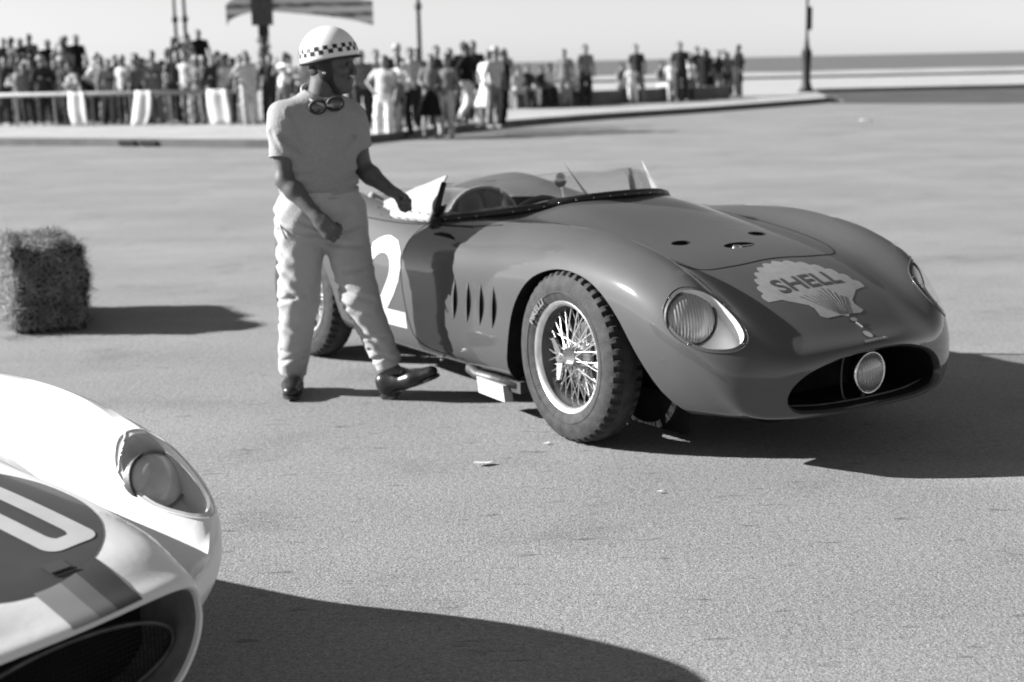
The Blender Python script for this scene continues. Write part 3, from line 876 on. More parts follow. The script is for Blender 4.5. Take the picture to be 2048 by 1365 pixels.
def flap(sg):
    fl = bpy.data.objects.new('canvas_flap', None); link(fl, red_car)
    v = []; f = []; n = 26; m_ = 8
    rng = random.Random(5)
    for i in range(n):
        t = i / (n - 1); x = -1.178 - t * .66
        zb = .785 - .012 * t + .045 * max(0, t - .6); yb = .618 + .005 * t
        h = .178 * (1 - t) ** .8 + .035 - .02 * t
        fold = .006 * math.sin(t * 19) * t
        for j in range(m_):
            u = j / (m_ - 1)
            v.append((x + .02 * u * (1 - t), sg * (yb - .075 * u - .02 * u * u + fold * math.sin(u * 5 + t * 9)), zb + h * u + fold * .6))
    for i in range(n - 1):
        for j in range(m_ - 1):
            a = i * m_ + j; f.append((a, a + m_, a + m_ + 1, a + 1))
    c = mesh_obj('cloth', v, f, M_canvas, fl, smooth=True)
    md = c.modifiers.new('s', 'SOLIDIFY'); md.thickness = .004
    for i in range(7):
        for (dz, dy, dx) in ((.012, 0, 0), (.045, -.016, .012)):
            x = -1.215 - i * .078 + dx
            MB().lathe([(0, .004), (.005, .003), (.0065, 0)], 10, axis='Z').build('snap', M_chrome, fl, smooth=True).location = (x, sg * (.627 + dy), .778 + dz)
    # bunched end of the cloth
    mb = MB()
    for k in range(4):
        mb.tube([(-1.78 - .035 * k, sg * (.60 - .03 * k), .79 + .01 * k), (-1.82 - .03 * k, sg * (.56 - .02 * k), .845 + .012 * (k % 2)), (-1.86 - .02 * k, sg * (.50 - .02 * k), .83)], [.012, .020, .012], n=8)
    mb.build('bunched_cloth', M_canvas, fl, smooth=True)
flap(-1)
# --- seats and cockpit fittings
def seat(y, low=0.0):
    st = bpy.data.objects.new('seat', None); link(st, red_car); st.location = (0, 0, -low)
    out = []
    for t in np.linspace(0, math.pi, 18): out.append((y + .205 * math.cos(t), .70 + .205 * max(0, math.sin(t)) ** .75))
    out = [(y + .20, .40)] + out + [(y - .20, .40)]
    v = []; n = len(out)
    for (dx, sc) in ((-.05, .95), (-.035, 1.0), (.0, 1.0), (.012, .94), (.004, .80)):
        for (a, b) in out: v.append((-1.36 + dx - (b - .4) * .10, y + (a - y) * sc, .40 + (b - .40) * (sc if b > .45 else 1)))
    f = []
    for i in range(4):
        for k in range(n):
            a = i * n + k; b = i * n + (k + 1) % n; f.append((a, b, b + n, a + n))
    f.append(tuple(range(n))); f.append(tuple(reversed(range(4 * n, 5 * n))))
    mesh_obj('backrest', v, f, M_leather, st, smooth=True, ang=math.radians(60))
    rimc = [(-1.345 - (b - .4) * .10, a, b) for (a, b) in out]
    MB().tube(rimc, .010, n=8).build('piping', mat('seat_piping', .35, rough=.6, var=.1), st, smooth=True)
    MB().box((-1.15, y, .40), (.42, .38, .10)).build('cushion', M_leather, st)
seat(-.185); seat(.225, .10)
stw = bpy.data.objects.new('steering_wheel', None); link(stw, red_car)
R_ = Matrix.Rotation(math.radians(-68), 3, 'Y'); cst = Vector((-.93, -.21, .72))
MB().tube([cst + R_ @ Vector((.185 * math.cos(t), .185 * math.sin(t), 0)) for t in np.linspace(0, 2 * math.pi, 40)], .012, n=8, cap=False).build('steering_rim', M_leather, stw, smooth=True)
mb = MB()
for k in range(3):
    a = math.radians(90 + 120 * k); mb.tube([cst, cst + R_ @ Vector((.18 * math.cos(a), .18 * math.sin(a), 0))], .007)
mb.build('steering_spokes', M_alloy, stw)
# --- side details
for sg in (-1, 1):
    for xc in (-.812, -.705, -.605, -.508):
        v = []; f = []; n = 15
        for i in range(n):
            t = i / (n - 1); z = .392 + .185 * t; x = xc + .012 * (t - .5) * 2
            wd = .019 * math.sin(math.pi * t) ** .8 + .0005
            for (du, dd) in ((-1.15, .0005), (-.4, .0075), (.55, .0125), (1.0, .0135), (.98, .001)):
                q = side_hit(RB, x + du * wd * .9, z, sg, .0005 + dd * math.sin(math.pi * t))
                v.append(q)
        mi = []
        for i in range(n - 1):
            for j in range(4):
                a = i * 5 + j; f.append((a, a + 5, a + 6, a + 1)); mi.append(1 if j == 3 else 0)
        mesh_obj('louvre', v, f, [M_paint, M_seam], red_car, smooth=True, ang=math.radians(40), mi=mi)
        v = []; f = []
        for i in range(n):
            t = i / (n - 1); z = .400 + .17 * t; x = xc + .012 * (t - .5) * 2; wd = .013 * math.sin(math.pi * t) ** .7 + .0003
            v += [side_hit(RB, x + .017 * math.sin(math.pi * t), z, sg, .002), side_hit(RB, x + .017 * math.sin(math.pi * t) + wd, z, sg, .002)]
        for i in range(n - 1): f.append((2 * i, 2 * i + 2, 2 * i + 3, 2 * i + 1))
        mesh_obj('louvre_slot', v, f, M_seam, red_car)
    ribbon(RB, [(-1.205,.778),(-1.262,.70),(-1.275,.60),(-1.255,.48),(-1.225,.36),(-1.18,.26),(-1.05,.22),(-.8,.215)], .0022, .0002, 'door_seam', M_seam, red_car, side=sg)
    P = [side_hit(RB, x, z, sg, .001) for (x, z) in ((-1.085, .742), (-1.03, .746), (-.96, .744), (-.905, .736))]
    MB().tube(P, [.004, .010, .010, .004], n=8).build('door_handle', M_seam, red_car, smooth=True)
    P = [drop(RB, x, sg * y, .0002) for (x, y) in open_curve([(-1.70,.650),(-1.4,.632),(-1.165,.613),(-.9,.60),(-.64,.582)], 6)]
    MB().tube(P, .0026, n=6).build('body_seam', M_seam, red_car, smooth=True)
    bm = text_mesh('2', .60, .012); refine(bm, .04)
    ys_ = [q.co.y for q in bm.verts]; xs_ = [q.co.x for q in bm.verts]
    for q in bm.verts:
        u = (q.co.x - min(xs_)) / (max(xs_) - min(xs_)); t = (q.co.y - min(ys_)) / (max(ys_) - min(ys_))
        if sg > 0: u = 1 - u
        q.co = Vector((-1.575 + .335 * u, .295 + .415 * t, 0))
    drape_bm(bm, lambda x, z, sg=sg: side_hit(RB, x, z, sg, .0025)); bm_obj(bm, 'number', M_whitepaint, red_car)
# exhaust along the sill, and the chassis floor
ex = bpy.data.objects.new('exhaust', None); link(ex, red_car)
MB().tube([(-.86, -.62, .175), (-.81, -.655, .162), (-.74, -.665, .150), (-.45, -.64, .145)], .024, n=12).build('pipe', M_drum, ex, smooth=True)
MB().add([(-.71,-.645,.150),(-.71,-.690,.150),(-.51,-.690,.140),(-.51,-.645,.140),(-.69,-.65,.082),(-.69,-.694,.082),(-.49,-.694,.072),(-.49,-.65,.072)], [(0,1,2,3),(7,6,5,4),(0,4,5,1),(1,5,6,2),(2,6,7,3),(3,7,4,0)]).build('shield', M_whitepaint, ex)
MB().box((-.47, -.63, .14), (.10, .06, .05)).build('bracket', M_drum, ex)
MB().tube([(-1.02, -.668, .178), (-1.01, -.685, .178)], .006).build('bolt', M_chrome, ex)
for (x, sgs) in ((0, .66), (-2.326, .66)):
    MB().tube([(x, -.60, .346), (x, .60, .346)], .03, n=10).build('axle', M_well, red_car)
MB().box((-1.2, 0, .20), (3.2, .8, .06)).build('floor_pan', M_well, red_car)
MB().box((.56, 0, .158), (.28, .62, .03)).build('nose_light_block', M_well, red_car)  # added out of sight under the nose to keep sunlight off the road
for sg in (-1, 1):
    MB().box((-.02, sg * .44, .135), (.84, .012, .15)).build('arch_light_block', M_well, red_car)  # added plates below the wheel wells, blocking sun from the ground
# ------------------------------------------------------------------ white racing car, nose in the foreground
M_white = mat('white_car_paint', 1.05, rough=0.42, spec=0.5, coat=0.5, coat_rough=0.12, var=0.045, scale=7, bump=0.05, bscale=35)
M_duct = mat('grey_duct_metal', 0.30, rough=0.6, metal=0.2, var=0.3, scale=14, bump=0.2, bscale=40)
M_disc = mat('number_disc_paint', 0.075, rough=0.5, spec=0.4, coat=0.3, var=0.08, scale=18)
M_str1 = mat('stripe_pale', 0.34, rough=0.5, var=0.06); M_str2 = mat('stripe_mid', 0.20, rough=0.5, var=0.06); M_str3 = mat('stripe_dark', 0.085, rough=0.5, var=0.08)
WC_O = Vector((-1.651, 3.237, 0)); WC_A = math.radians(-32.7)
white_car = empty('racing_car', WC_O, WC_A)
tag(white_car, 'white racing car with a dark number disc and three stripes on its nose', 'car')
W_ST = [(s, [(y, z * .80) for (y, z) in P]) for (s, P) in RED_ST if s < -.3] + [
 (-.25, [(0,.16),(.57,.16),(.68,.19),(.725,.44),(.71,.61),(.60,.725),(.455,.648),(.37,.668),(0,.690)]),
 (0.00, [(0,.16),(.56,.16),(.67,.19),(.72,.45),(.705,.62),(.60,.738),(.452,.632),(.375,.640),(0,.655)]),
 (0.25, [(0,.16),(.55,.16),(.66,.19),(.715,.44),(.70,.60),(.60,.715),(.460,.562),(.39,.594),(0,.613)]),
 (0.45, [(0,.16),(.53,.16),(.645,.195),(.705,.42),(.69,.55),(.60,.662),(.458,.478),(.405,.556),(0,.573)]),
 (0.60, [(0,.165),(.48,.165),(.60,.20),(.688,.40),(.682,.51),(.605,.608),(.445,.425),(.405,.527),(0,.542)]),
 (0.71, [(0,.17),(.40,.17),(.50,.21),(.625,.36),(.668,.455),(.607,.550),(.435,.390),(.398,.505),(0,.519)]),
 (0.79, [(0,.178),(.33,.178),(.415,.215),(.515,.325),(.625,.415),(.592,.490),(.423,.372),(.386,.489),(0,.503)]),
 (0.85, [(0,.185),(.30,.185),(.378,.213),(.430,.285),(.540,.352),(.518,.415),(.402,.362),(.370,.474),(0,.488)]),
 (0.91, [(0,.195),(.24,.197),(.335,.228),(.395,.295),(.416,.345),(.414,.385),(.404,.422),(.380,.455),(0,.471)]),
 (0.955, [(0,.205),(.21,.207),(.305,.235),(.370,.30),(.390,.352),(.388,.388),(.380,.420),(.354,.443),(0,.458)]),
 (0.972, [(0,.214),(.20,.217),(.290,.244),(.354,.302),(.374,.350),(.372,.382),(.364,.411),(.336,.432),(0,.447)]),
]
W_ST = [(s, [(y + (.03 if 3 <= i <= 5 else 0), z) if -.3 < s < .88 else ((y * .92, z) if s > .88 else (y, z)) for i, (y, z) in enumerate(P)]) for s, P in W_ST]
WV, WF, WMI = loft_body(W_ST, 0.25, 0.45, 0.95, per=8, m=50, sig=2.2,
    lip={'zc': .325, 'rings': [(-.003, (.985, .965), 0), (-.012, (.975, .94), 0), (-.03, (.97, .93), 1), (-.22, (.93, .88), 1)]})
WB = bvh_of(WV, WF)
wbody = mesh_obj('body', WV, WF, [M_white, M_duct], None, smooth=True, mi=WMI)
bm = bmesh.new(); bm.from_mesh(wbody.data); bmesh.ops.recalc_face_normals(bm, faces=bm.faces); bm.to_mesh(wbody.data); bm.free()
cuts = []
for (xc, out) in ((0, ARCH_F), (-2.326, ARCH_R)):
    for sg in (-1, 1):
        cuts.append(cutter('cut', [(a, b * .88) for a, b in out], (lambda p, sg=sg, xc=xc: (p[0] + xc, sg * .535, p[1]), lambda p, sg=sg, xc=xc: (p[0] + xc, sg * .95, p[1])), M_well))
cuts.append(cutter('cut', COCK, (lambda p: (p[0], p[1], .30), lambda p: (p[0], p[1], 1.3)), M_black))
LAMP_OUT_W = smooth_outline([(.468,.564,.603),(.458,.591,.637),(.480,.622,.648),(.515,.640,.637),(.560,.648,.612),(.642,.645,.548),(.703,.635,.495),(.728,.612,.474),(.730,.583,.471),(.691,.557,.477),(.617,.535,.496),(.540,.534,.534),(.495,.544,.568)], 4)
LAMP_DW = Vector((.62, -.10, .76)).normalized()
M_bowl_w = mat('lamp_pocket_grey', 0.9, rough=0.55, var=0.12, scale=16)
for sg in (-1, 1): cuts.append(lamp_cutter(LAMP_OUT_W, LAMP_DW, sg, .82, M_bowl_w, depth=.075))
wbody = boolean_cut(wbody, cuts)
wbody.name = 'body'; wbody.parent = white_car
set_smooth(wbody.data, math.radians(28))
M_lens_w = mat('pale_lens', .62, rough=.3, spec=.6, coat=.6, var=.12, scale=25)
M_plexi_w = glassy('scratched_plexiglass', 0.93, 0.12, 0.8, rough=.14)
for sg in (-1, 1):
    make_lamp(white_car, LAMP_OUT_W, LAMP_DW, sg, WB, (.566, .598, .540), (.84, -.20, .46), .069, M_plexi_w, M_white, screws=False)
for (x, y) in ((0, -.645), (0, .645), (-2.326, -.635), (-2.326, .635)):
    src = WHEELS[1]
    w = copy_tree(src, white_car); w.location = (x, y * .955, .310); w.scale = (.895, .80, .895); w.rotation_euler = (0, 0, 0 if y < 0 else math.pi)
for _l in white_car.children:
    if _l.name.startswith('headlight'):
        for _c in _l.children:
            if _c.name.startswith('lens') and 'ring' not in _c.name: _c.data.materials[0] = M_lens_w
def wtop(off): return lambda x, y: drop(WB, x, y, off)
def wstar(name, poly, c, rings, off, m):
    v, f = star_mesh(poly, c, rings, wtop(off)); return mesh_obj(name, v, f, m, white_car, smooth=True)
wstar('number_disc', [(.50 + .338 * math.cos(t), .03 + .338 * math.sin(t)) for t in np.linspace(0, 2 * math.pi, 72, endpoint=False)], (.50, .03), 14, .0012, M_disc)
def ring_digit(x0, x1, y0, y1, w, cr):
    def rr(x0, x1, y0, y1, r):
        out = []
        for (cx, cy, a0) in ((x1 - r, y1 - r, 0), (x0 + r, y1 - r, 90), (x0 + r, y0 + r, 180), (x1 - r, y0 + r, 270)):
            for k in range(7): a = math.radians(a0 + 15 * k); out.append((cx + r * math.cos(a), cy + r * math.sin(a)))
        res = []
        for i, p in enumerate(out):     # extra points on the long sides
            q = out[(i + 1) % len(out)]; n = max(1, int(math.dist(p, q) / .015))
            for k in range(n): res.append((p[0] + (q[0] - p[0]) * k / n, p[1] + (q[1] - p[1]) * k / n))
        return res
    A = rr(x0, x1, y0, y1, cr); cx, cy = (x0 + x1) / 2, (y0 + y1) / 2
    hx, hy = (x1 - x0) / 2, (y1 - y0) / 2
    B = [(cx + (p[0] - cx) * (hx - w) / hx, cy + (p[1] - cy) * (hy - w) / hy) for p in A]
    v = []; f = []; n = len(A)
    for j in range(4):
        u = j / 3
        for a, b in zip(A, B): v.append(drop(WB, a[0] * (1 - u) + b[0] * u, a[1] * (1 - u) + b[1] * u, .0026))
    for j in range(3):
        for i in range(n): f.append((j * n + i, j * n + (i + 1) % n, (j + 1) * n + (i + 1) % n, (j + 1) * n + i))
    return v, f
v, f = ring_digit(.29, .738, .128, .266, .046, .035)
mesh_obj('number_digit', v, f, M_whitepaint, white_car, smooth=True)
for (nm, y0, y1, m, x0) in (('nose_stripe', .0, .067, M_str1, .832), ('nose_stripe', .067, .115, M_str2, .812), ('nose_stripe', .115, .185, M_str3, .770)):
    v = []; f = []; nx, ny = 14, 5
    for i in range(nx):
        for j in range(ny):
            t = i / (nx - 1); y = y0 + (y1 - y0) * j / (ny - 1) - .020 * t
            xa = .50 + math.sqrt(max(.338 ** 2 - (y - .03) ** 2, 0)) - .004; xb = .966 - .30 * y * y
            v.append(drop(WB, xa + (xb - xa) * t, y, .0019))
    for i in range(nx - 1):
        for j in range(ny - 1):
            a = i * ny + j; f.append((a, a + ny, a + ny + 1, a + 1))
    mesh_obj(nm, v, f, m, white_car, smooth=True)
# taped patch on the disc
v, f = star_mesh([(.795, .075), (.80, .125), (.765, .13), (.758, .08)], (.78, .102), 2, wtop(.0034)); mesh_obj('tape_patch', v, f, M_str3, white_car)
mb = MB(); mb.tube([drop(WB, x, y, .004) for (x, y) in ((.806, .075), (.811, .128))], .0022, n=5); mb.build('patch_edge', M_seam, white_car)
# wire grille
gm = MB()
def mouth_half(z): return .312 * math.sqrt(max(0.0, 1 - ((z - .312) / .088) ** 2))
for k in range(-27, 28):
    y = k * .0112; h_ = .086 * math.sqrt(max(0, 1 - (y / .312) ** 2))
    if h_ > .01: gm.tube([(.885, y, .312 - h_), (.885, y, .312 + h_)], .0014, n=4, cap=False)
for k in range(-7, 8):
    z = .312 + k * .0112; w_ = mouth_half(z)
    if w_ > .02: gm.tube([(.8865, -w_, z), (.8865, w_, z)], .0014, n=4, cap=False)
g_ = gm.build('grille_mesh', M_seam, white_car); g_['kind'] = 'stuff'
MB().tube([(.89, .305 * math.cos(t), .312 + .084 * math.sin(t)) for t in np.linspace(0, 2 * math.pi, 60)], .006, n=8, cap=False).build('grille_frame', M_drum, white_car, smooth=True)
MB().box((.80, 0, .30), (.02, .58, .20)).build('radiator', M_black, white_car)
# crumpled joint where the lamp fairing meets the wing
rng = random.Random(3)
for sg in (-1, 1):
    pts = []
    for k in range(16):
        t = k / 15
        x = .470 + .03 * t + rng.uniform(-.004, .004); y = .600 - .056 * t + rng.uniform(-.003, .003)
        q = drop(WB, x - .008, sg * y, .001)
        pts.append(q)
    MB().tube(pts, [.0015 + .002 * rng.random() for _ in pts], n=6).build('fairing_joint', M_white, white_car, smooth=True)
MB().box((-1.2, 0, .19), (3.2, .8, .06)).build('floor_pan', M_well, white_car)
# ------------------------------------------------------------------ driver walking past the car
M_skin = mat('skin', 0.13, rough=0.55, spec=0.4, var=0.12, scale=25, bump=0.06, bscale=90)
M_shirt = mat('pale_knit_shirt', 0.42, rough=0.9, spec=0.15, var=0.05, scale=60, bump=0.5, bscale=130)
M_trous = mat('pale_cotton_trousers', 0.54, rough=0.9, spec=0.15, var=0.06, scale=16, bump=0.20, bscale=110)
M_shoe = mat('dark_shoe_leather', 0.025, rough=0.33, spec=0.5, var=0.3, scale=20)
M_sole = mat('shoe_sole', 0.04, rough=0.8, var=0.2)
M_strap = mat('dark_helmet_leather', 0.02, rough=0.55, var=0.25, scale=30, bump=.15, bscale=80)
M_helm = mat('white_helmet', 1.0, rough=0.35, spec=0.5, coat=.3, coat_rough=.15, var=0.04, scale=20)
M_check = mat('helmet_black_checks', 0.015, rough=0.4, var=0.2)
M_pale_strap = mat('pale_strap', 0.5, rough=0.8, var=0.1)
M_hair = mat('dark_hair', 0.03, rough=0.7, var=0.3, scale=60, bump=.4, bscale=140)
MAN_O = V3(-.80, 6.70, 0)
man = empty('person', tuple(MAN_O))
tag(man, 'man in white chequered helmet and pale shirt striding past the dark racing car', 'person')
tdir = V3(.50, -.866, 0); rdir = V3(-.866, -.50, 0)
rsh, relb, rwri = V3(-.985, 6.625, 1.285), V3(-.985, 6.585, 1.012), V3(-.838, 6.515, .850)
lsh, lelb, lwri = V3(-.705, 6.795, 1.275), V3(-.662, 6.83, 1.035), V3(-.530, 6.735, .940)
chest, waist, pelv = V3(-.838, 6.705, 1.20), V3(-.846, 6.70, .985), V3(-.848, 6.70, .88)
rhip, lhip = V3(-.932, 6.66, .85), V3(-.762, 6.74, .84)
rkne, rank = V3(-.962, 6.70, .474), V3(-1.028, 6.835, .095)
lkne, lank = V3(-.680, 6.63, .48), V3(-.548, 6.645, .125)
lo, hi = V3(-1.22, 6.36, -.02), V3(-.22, 7.02, 1.74)
# head frame
hf = V3(.985, -.17, -.02); hf /= np.linalg.norm(hf); hs = np.cross(V3(0, 0, 1), hf); hs /= np.linalg.norm(hs); hu = np.cross(hf, hs)
HC = V3(-.770, 6.70, 1.502); HA = np.array([hf, hs, hu])
def hp(f, s, u): return HC + hf * f + hs * s + hu * u
B = Field(lo, hi, .0056)
# torso, pelvis and legs (under the clothes)
B.cap(chest, waist, .145, .13, flat=(tdir, .68)).cap(waist, pelv, .13, .14, flat=(tdir, .72))
B.cap(rsh + V3(.03, .01, 0), chest + V3(0, 0, .06), .05, .10, k=.03).cap(lsh - V3(.03, .01, 0), chest + V3(0, 0, .06), .05, .10, k=.03)
for (h_, k_, a_) in ((rhip, rkne, rank), (lhip, lkne, lank)):
    B.cap(h_, k_, .085, .055, k=.03).cap(k_, a_, .052, .035, k=.02)
B.cap(rank, rank + V3(.01, -.10, -.05), .035, .03).cap(lank, lank + V3(.11, -.03, -.02), .035, .03)
# neck and head
B.cap(V3(-.832, 6.71, 1.30), HC + V3(-.03, 0, -.05), .070, .064, k=.03)
B.ell(hp(-.008, 0, .02), (.098, .077, .105), k=.02, axes=HA)
B.cap(hp(.0, 0, -.035), hp(.055, 0, -.085), .062, .036, k=.03, flat=(hs, .9))
B.cap(hp(-.01, .04, -.05), hp(.045, .018, -.092), .03, .024, k=.025).cap(hp(-.01, -.04, -.05), hp(.045, -.018, -.092), .03, .024, k=.025)
B.ell(hp(.072, 0, -.096), (.018, .020, .016), k=.018)                                   # chin
B.cap(hp(.086, 0, .018), hp(.106, 0, -.028), .009, .0115, k=.014).ell(hp(.096, 0, -.033), (.013, .016, .009), k=.010)  # nose
B.cap(hp(.078, .035, .028), hp(.085, -.035, .028), .012, .012, k=.016)                   # brow
for s_ in (-1, 1):
    B.ell(hp(.092, s_ * .033, .006), (.013, .017, .009), k=.014, sub=True)
    B.ell(hp(.062, s_ * .045, -.022), (.026, .020, .020), k=.02)
    B.ell(hp(-.012, s_ * .079, -.008), (.018, .010, .032), k=.008, axes=HA)              # ear
B.cap(hp(.086, -.016, -.060), hp(.086, .016, -.060), .0085, .0085, k=.012)               # lips
B.cap(hp(.082, -.015, -.072), hp(.082, .015, -.072), .009, .009, k=.012)
# arms
def arm(sh, el, wr):
    B.cap(sh, el, .052, .041, k=.03).ell(sh * .55 + el * .45 + V3(.0, -.01, 0), (.046, .046, .075), k=.03)
    m = el * .72 + wr * .28
    B.cap(el, m, .041, .043, k=.02).cap(m, wr, .043, .0275, k=.02, flat=(V3(.3, .9, .2), .9))
arm(rsh, relb, rwri); arm(lsh, lelb, lwri)
def hand(wr, d, n, thumb_side, curl=(55, 95, 65), spread=1.0):
    d = d / np.linalg.norm(d); n = n - d * (n @ d); n /= np.linalg.norm(n); s = np.cross(d, n)
    B.cap(wr - d * .01, wr + d * .03, .028, .033, k=.015, flat=(n, .75))
    B.cap(wr + d * .03 + s * .012, wr + d * .078 + s * .022, .030, .024, k=.015, flat=(n, .55)).cap(wr + d * .03 - s * .012, wr + d * .078 - s * .022, .030, .024, k=.015, flat=(n, .55))
    for i, (o, ln) in enumerate(((-.031, .93), (-.0105, 1.05), (.0105, 1.0), (.031, .80))):
        if thumb_side < 0: ln = (.93, 1.05, 1.0, .80)[i]
        else: ln = (.80, 1.0, 1.05, .93)[i]
        p = wr + d * .084 + s * o * spread; a = 0
        for (c, L, r0, r1) in zip(curl, (.043, .027, .021), (.0105, .0095, .0088), (.0098, .009, .008)):
            a += math.radians(c + 6 * (i - 1.5) * -thumb_side)
            q = p + (d * math.cos(a) + n * math.sin(a)) * L * ln
            B.cap(p, q, r0, r1, k=.004); p = q
    b = wr + d * .022 + s * thumb_side * .026 + n * .006
    m = b + (d * .62 + s * thumb_side * .45 + n * .55) * .046
    e = m + (d * .60 - s * thumb_side * .35 + n * .50) * .030
    B.cap(b, m, .0145, .0120, k=.012).cap(m, e, .0115, .0095, k=.005)
hand(rwri, V3(.060, -.015, -.068), V3(.30, .80, .10), -1, curl=(45, 80, 50))
hand(lwri, V3(.070, -.030, -.030), V3(-.25, -.30, -.75), 1, curl=(62, 88, 62))
body_o = field_obj('body', B, M_skin, man, MAN_O)
# --- shirt
def creases(P, segs):
    """valleys with a ridge on either side along lines seen from the front (x, z)"""
    out = np.zeros(len(P)); q = P[:, [0, 2]]
    for (a, b, amp, w) in segs:
        a = np.array(a); b = np.array(b); ab = b - a; t = np.clip(((q - a) @ ab) / (ab @ ab), 0, 1)
        d = np.linalg.norm(q - a - t[:, None] * ab, axis=1) / w
        out += amp * (1 - d * d) * np.exp(-d * d / 2) * (1 - .6 * t)
    return out
SHIRT_CR = [((-.98,1.20),(-.86,1.10),.009,.014),((-1.0,1.02),(-.86,1.06),.010,.013),((-1.0,.965),(-.84,1.00),.009,.012),((-.69,1.19),(-.79,1.08),.009,.014),((-.68,1.03),(-.80,.985),.009,.013),((-.69,.97),(-.80,.955),.008,.011),((-.94,1.31),(-.90,1.18),.006,.014),((-.73,1.29),(-.76,1.17),.006,.013),((-.9,.95),(-.76,.95),.005,.010),((-1.03,1.22),(-.99,1.14),.006,.010)]
TROUS_CR = [((-.85,.80),(-1.0,.87),.010,.013),((-.85,.77),(-1.02,.79),.010,.013),((-.84,.80),(-.70,.87),.009,.013),((-.82,.76),(-.66,.80),.009,.012),((-.81,.72),(-.64,.71),.009,.012),((-.845,.90),(-.835,.74),.007,.009),((-1.07,.60),(-.96,.47),.010,.014),((-1.06,.46),(-.92,.50),.008,.012),((-1.08,.76),(-.98,.66),.012,.016),((-1.08,.66),(-.97,.57),.011,.014),((-1.06,.86),(-.97,.80),.010,.014),
    ((-.78,.53),(-.62,.47),.011,.013),((-.76,.45),(-.63,.41),.010,.012),((-.71,.37),(-.58,.24),.010,.013),((-.74,.60),(-.62,.62),.009,.012),((-.68,.30),(-.56,.30),.007,.010),((-1.06,.22),(-.96,.17),.008,.011),((-1.07,.16),(-.96,.21),.007,.010),((-1.06,.35),(-.97,.28),.007,.012),((-.64,.24),(-.51,.18),.009,.011),((-.65,.18),(-.52,.24),.008,.010)]
def shirt_folds(P):
    x, y, z = P[:, 0], P[:, 1], P[:, 2]
    side = np.exp(-((z - 1.0) / .10) ** 2)
    return creases(P, SHIRT_CR) + .0025 * np.sin(28 * z + 14 * x + 2 * np.sin(9 * x + 5 * y)) * side + .002 * np.sin(34 * x - 22 * z + 3 * np.sin(11 * z)) + .0015 * np.sin(52 * z + 31 * y)
S = Field(V3(-1.22, 6.40, .86), V3(-.50, 7.0, 1.46), .0065)
S.cap(chest + V3(0, 0, .02), waist, .178, .172, k=.04, flat=(tdir, .70)).cap(waist, waist + V3(0, 0, -.075), .172, .166, k=.03, flat=(tdir, .72))
S.cap(chest + V3(0, 0, .05) + tdir * .03, chest + V3(0, 0, -.05) + tdir * .03, .12, .12, k=.05, flat=(tdir, .75))
up_r = (relb - rsh) / np.linalg.norm(relb - rsh); up_l = (lelb - lsh) / np.linalg.norm(lelb - lsh)
neckb = V3(-.826, 6.71, 1.318)
S.cap(rsh + V3(.01, 0, -.035), neckb, .058, .066, k=.05).cap(lsh + V3(-.01, 0, -.035), neckb, .058, .066, k=.05)
S.cap(rsh, rsh + up_r * .18, .073, .066, k=.045, clip=[(rsh + up_r * .175, up_r)]).cap(lsh, lsh + up_l * .15, .070, .063, k=.045, clip=[(lsh + up_l * .145, up_l)])
S.cap(HC + V3(-.05, .01, -.115), rsh + V3(.05, .01, -.0), .045, .05, k=.05).cap(HC + V3(-.045, .02, -.13), lsh + V3(-.05, -.01, -.0), .045, .05, k=.05)
S.noise(shirt_folds)
# flat hem, neck opening
S.cap(V3(-.848, 6.70, .60), V3(-.848, 6.70, .76), .30, .30, k=.004, clip=[(V3(0, 0, .915), V3(0, 0, 1))], sub=False) if False else None
S.d = np.maximum(S.d, np.float32(0) + (.918 - (S.lo[2] + S.h * np.arange(S.n[2])))[None, None, :].astype(np.float32))
S.cap(V3(-.822, 6.695, 1.385), V3(-.80, 6.685, 1.50), .068, .078, k=.012, sub=True)
shirt = field_obj('shirt', S, M_shirt, man, MAN_O)
def ellipse_ring(c, ax, ay, ra, rb, r, name, m, parent, n=48, k=8):
    ax = np.array(ax, float); ax /= np.linalg.norm(ax); ay = np.array(ay, float); ay /= np.linalg.norm(ay)
    MB().tube([tuple(np.array(c) - MAN_O + ax * ra * math.cos(t) + ay * rb * math.sin(t)) for t in np.linspace(0, 2 * math.pi, n)], r, n=k, cap=False).build(name, m, parent, smooth=True)
ellipse_ring(V3(-.826, 6.70, 1.362), rdir * .99 + V3(0, 0, .05), tdir + V3(0, 0, -.22), .073, .072, .009, 'collar', M_shirt, shirt)
ellipse_ring(waist + V3(0, 0, -.060), rdir, tdir, .170, .124, .007, 'waistband', M_shirt, shirt)
ellipse_ring(rsh + up_r * .173, np.cross(up_r, V3(0, 1, 0)), np.cross(up_r, np.cross(up_r, V3(0, 1, 0))), .064, .064, .005, 'cuff', M_shirt, shirt)
ellipse_ring(lsh + up_l * .143, np.cross(up_l, V3(0, 1, 0)), np.cross(up_l, np.cross(up_l, V3(0, 1, 0))), .061, .061, .005, 'cuff', M_shirt, shirt)
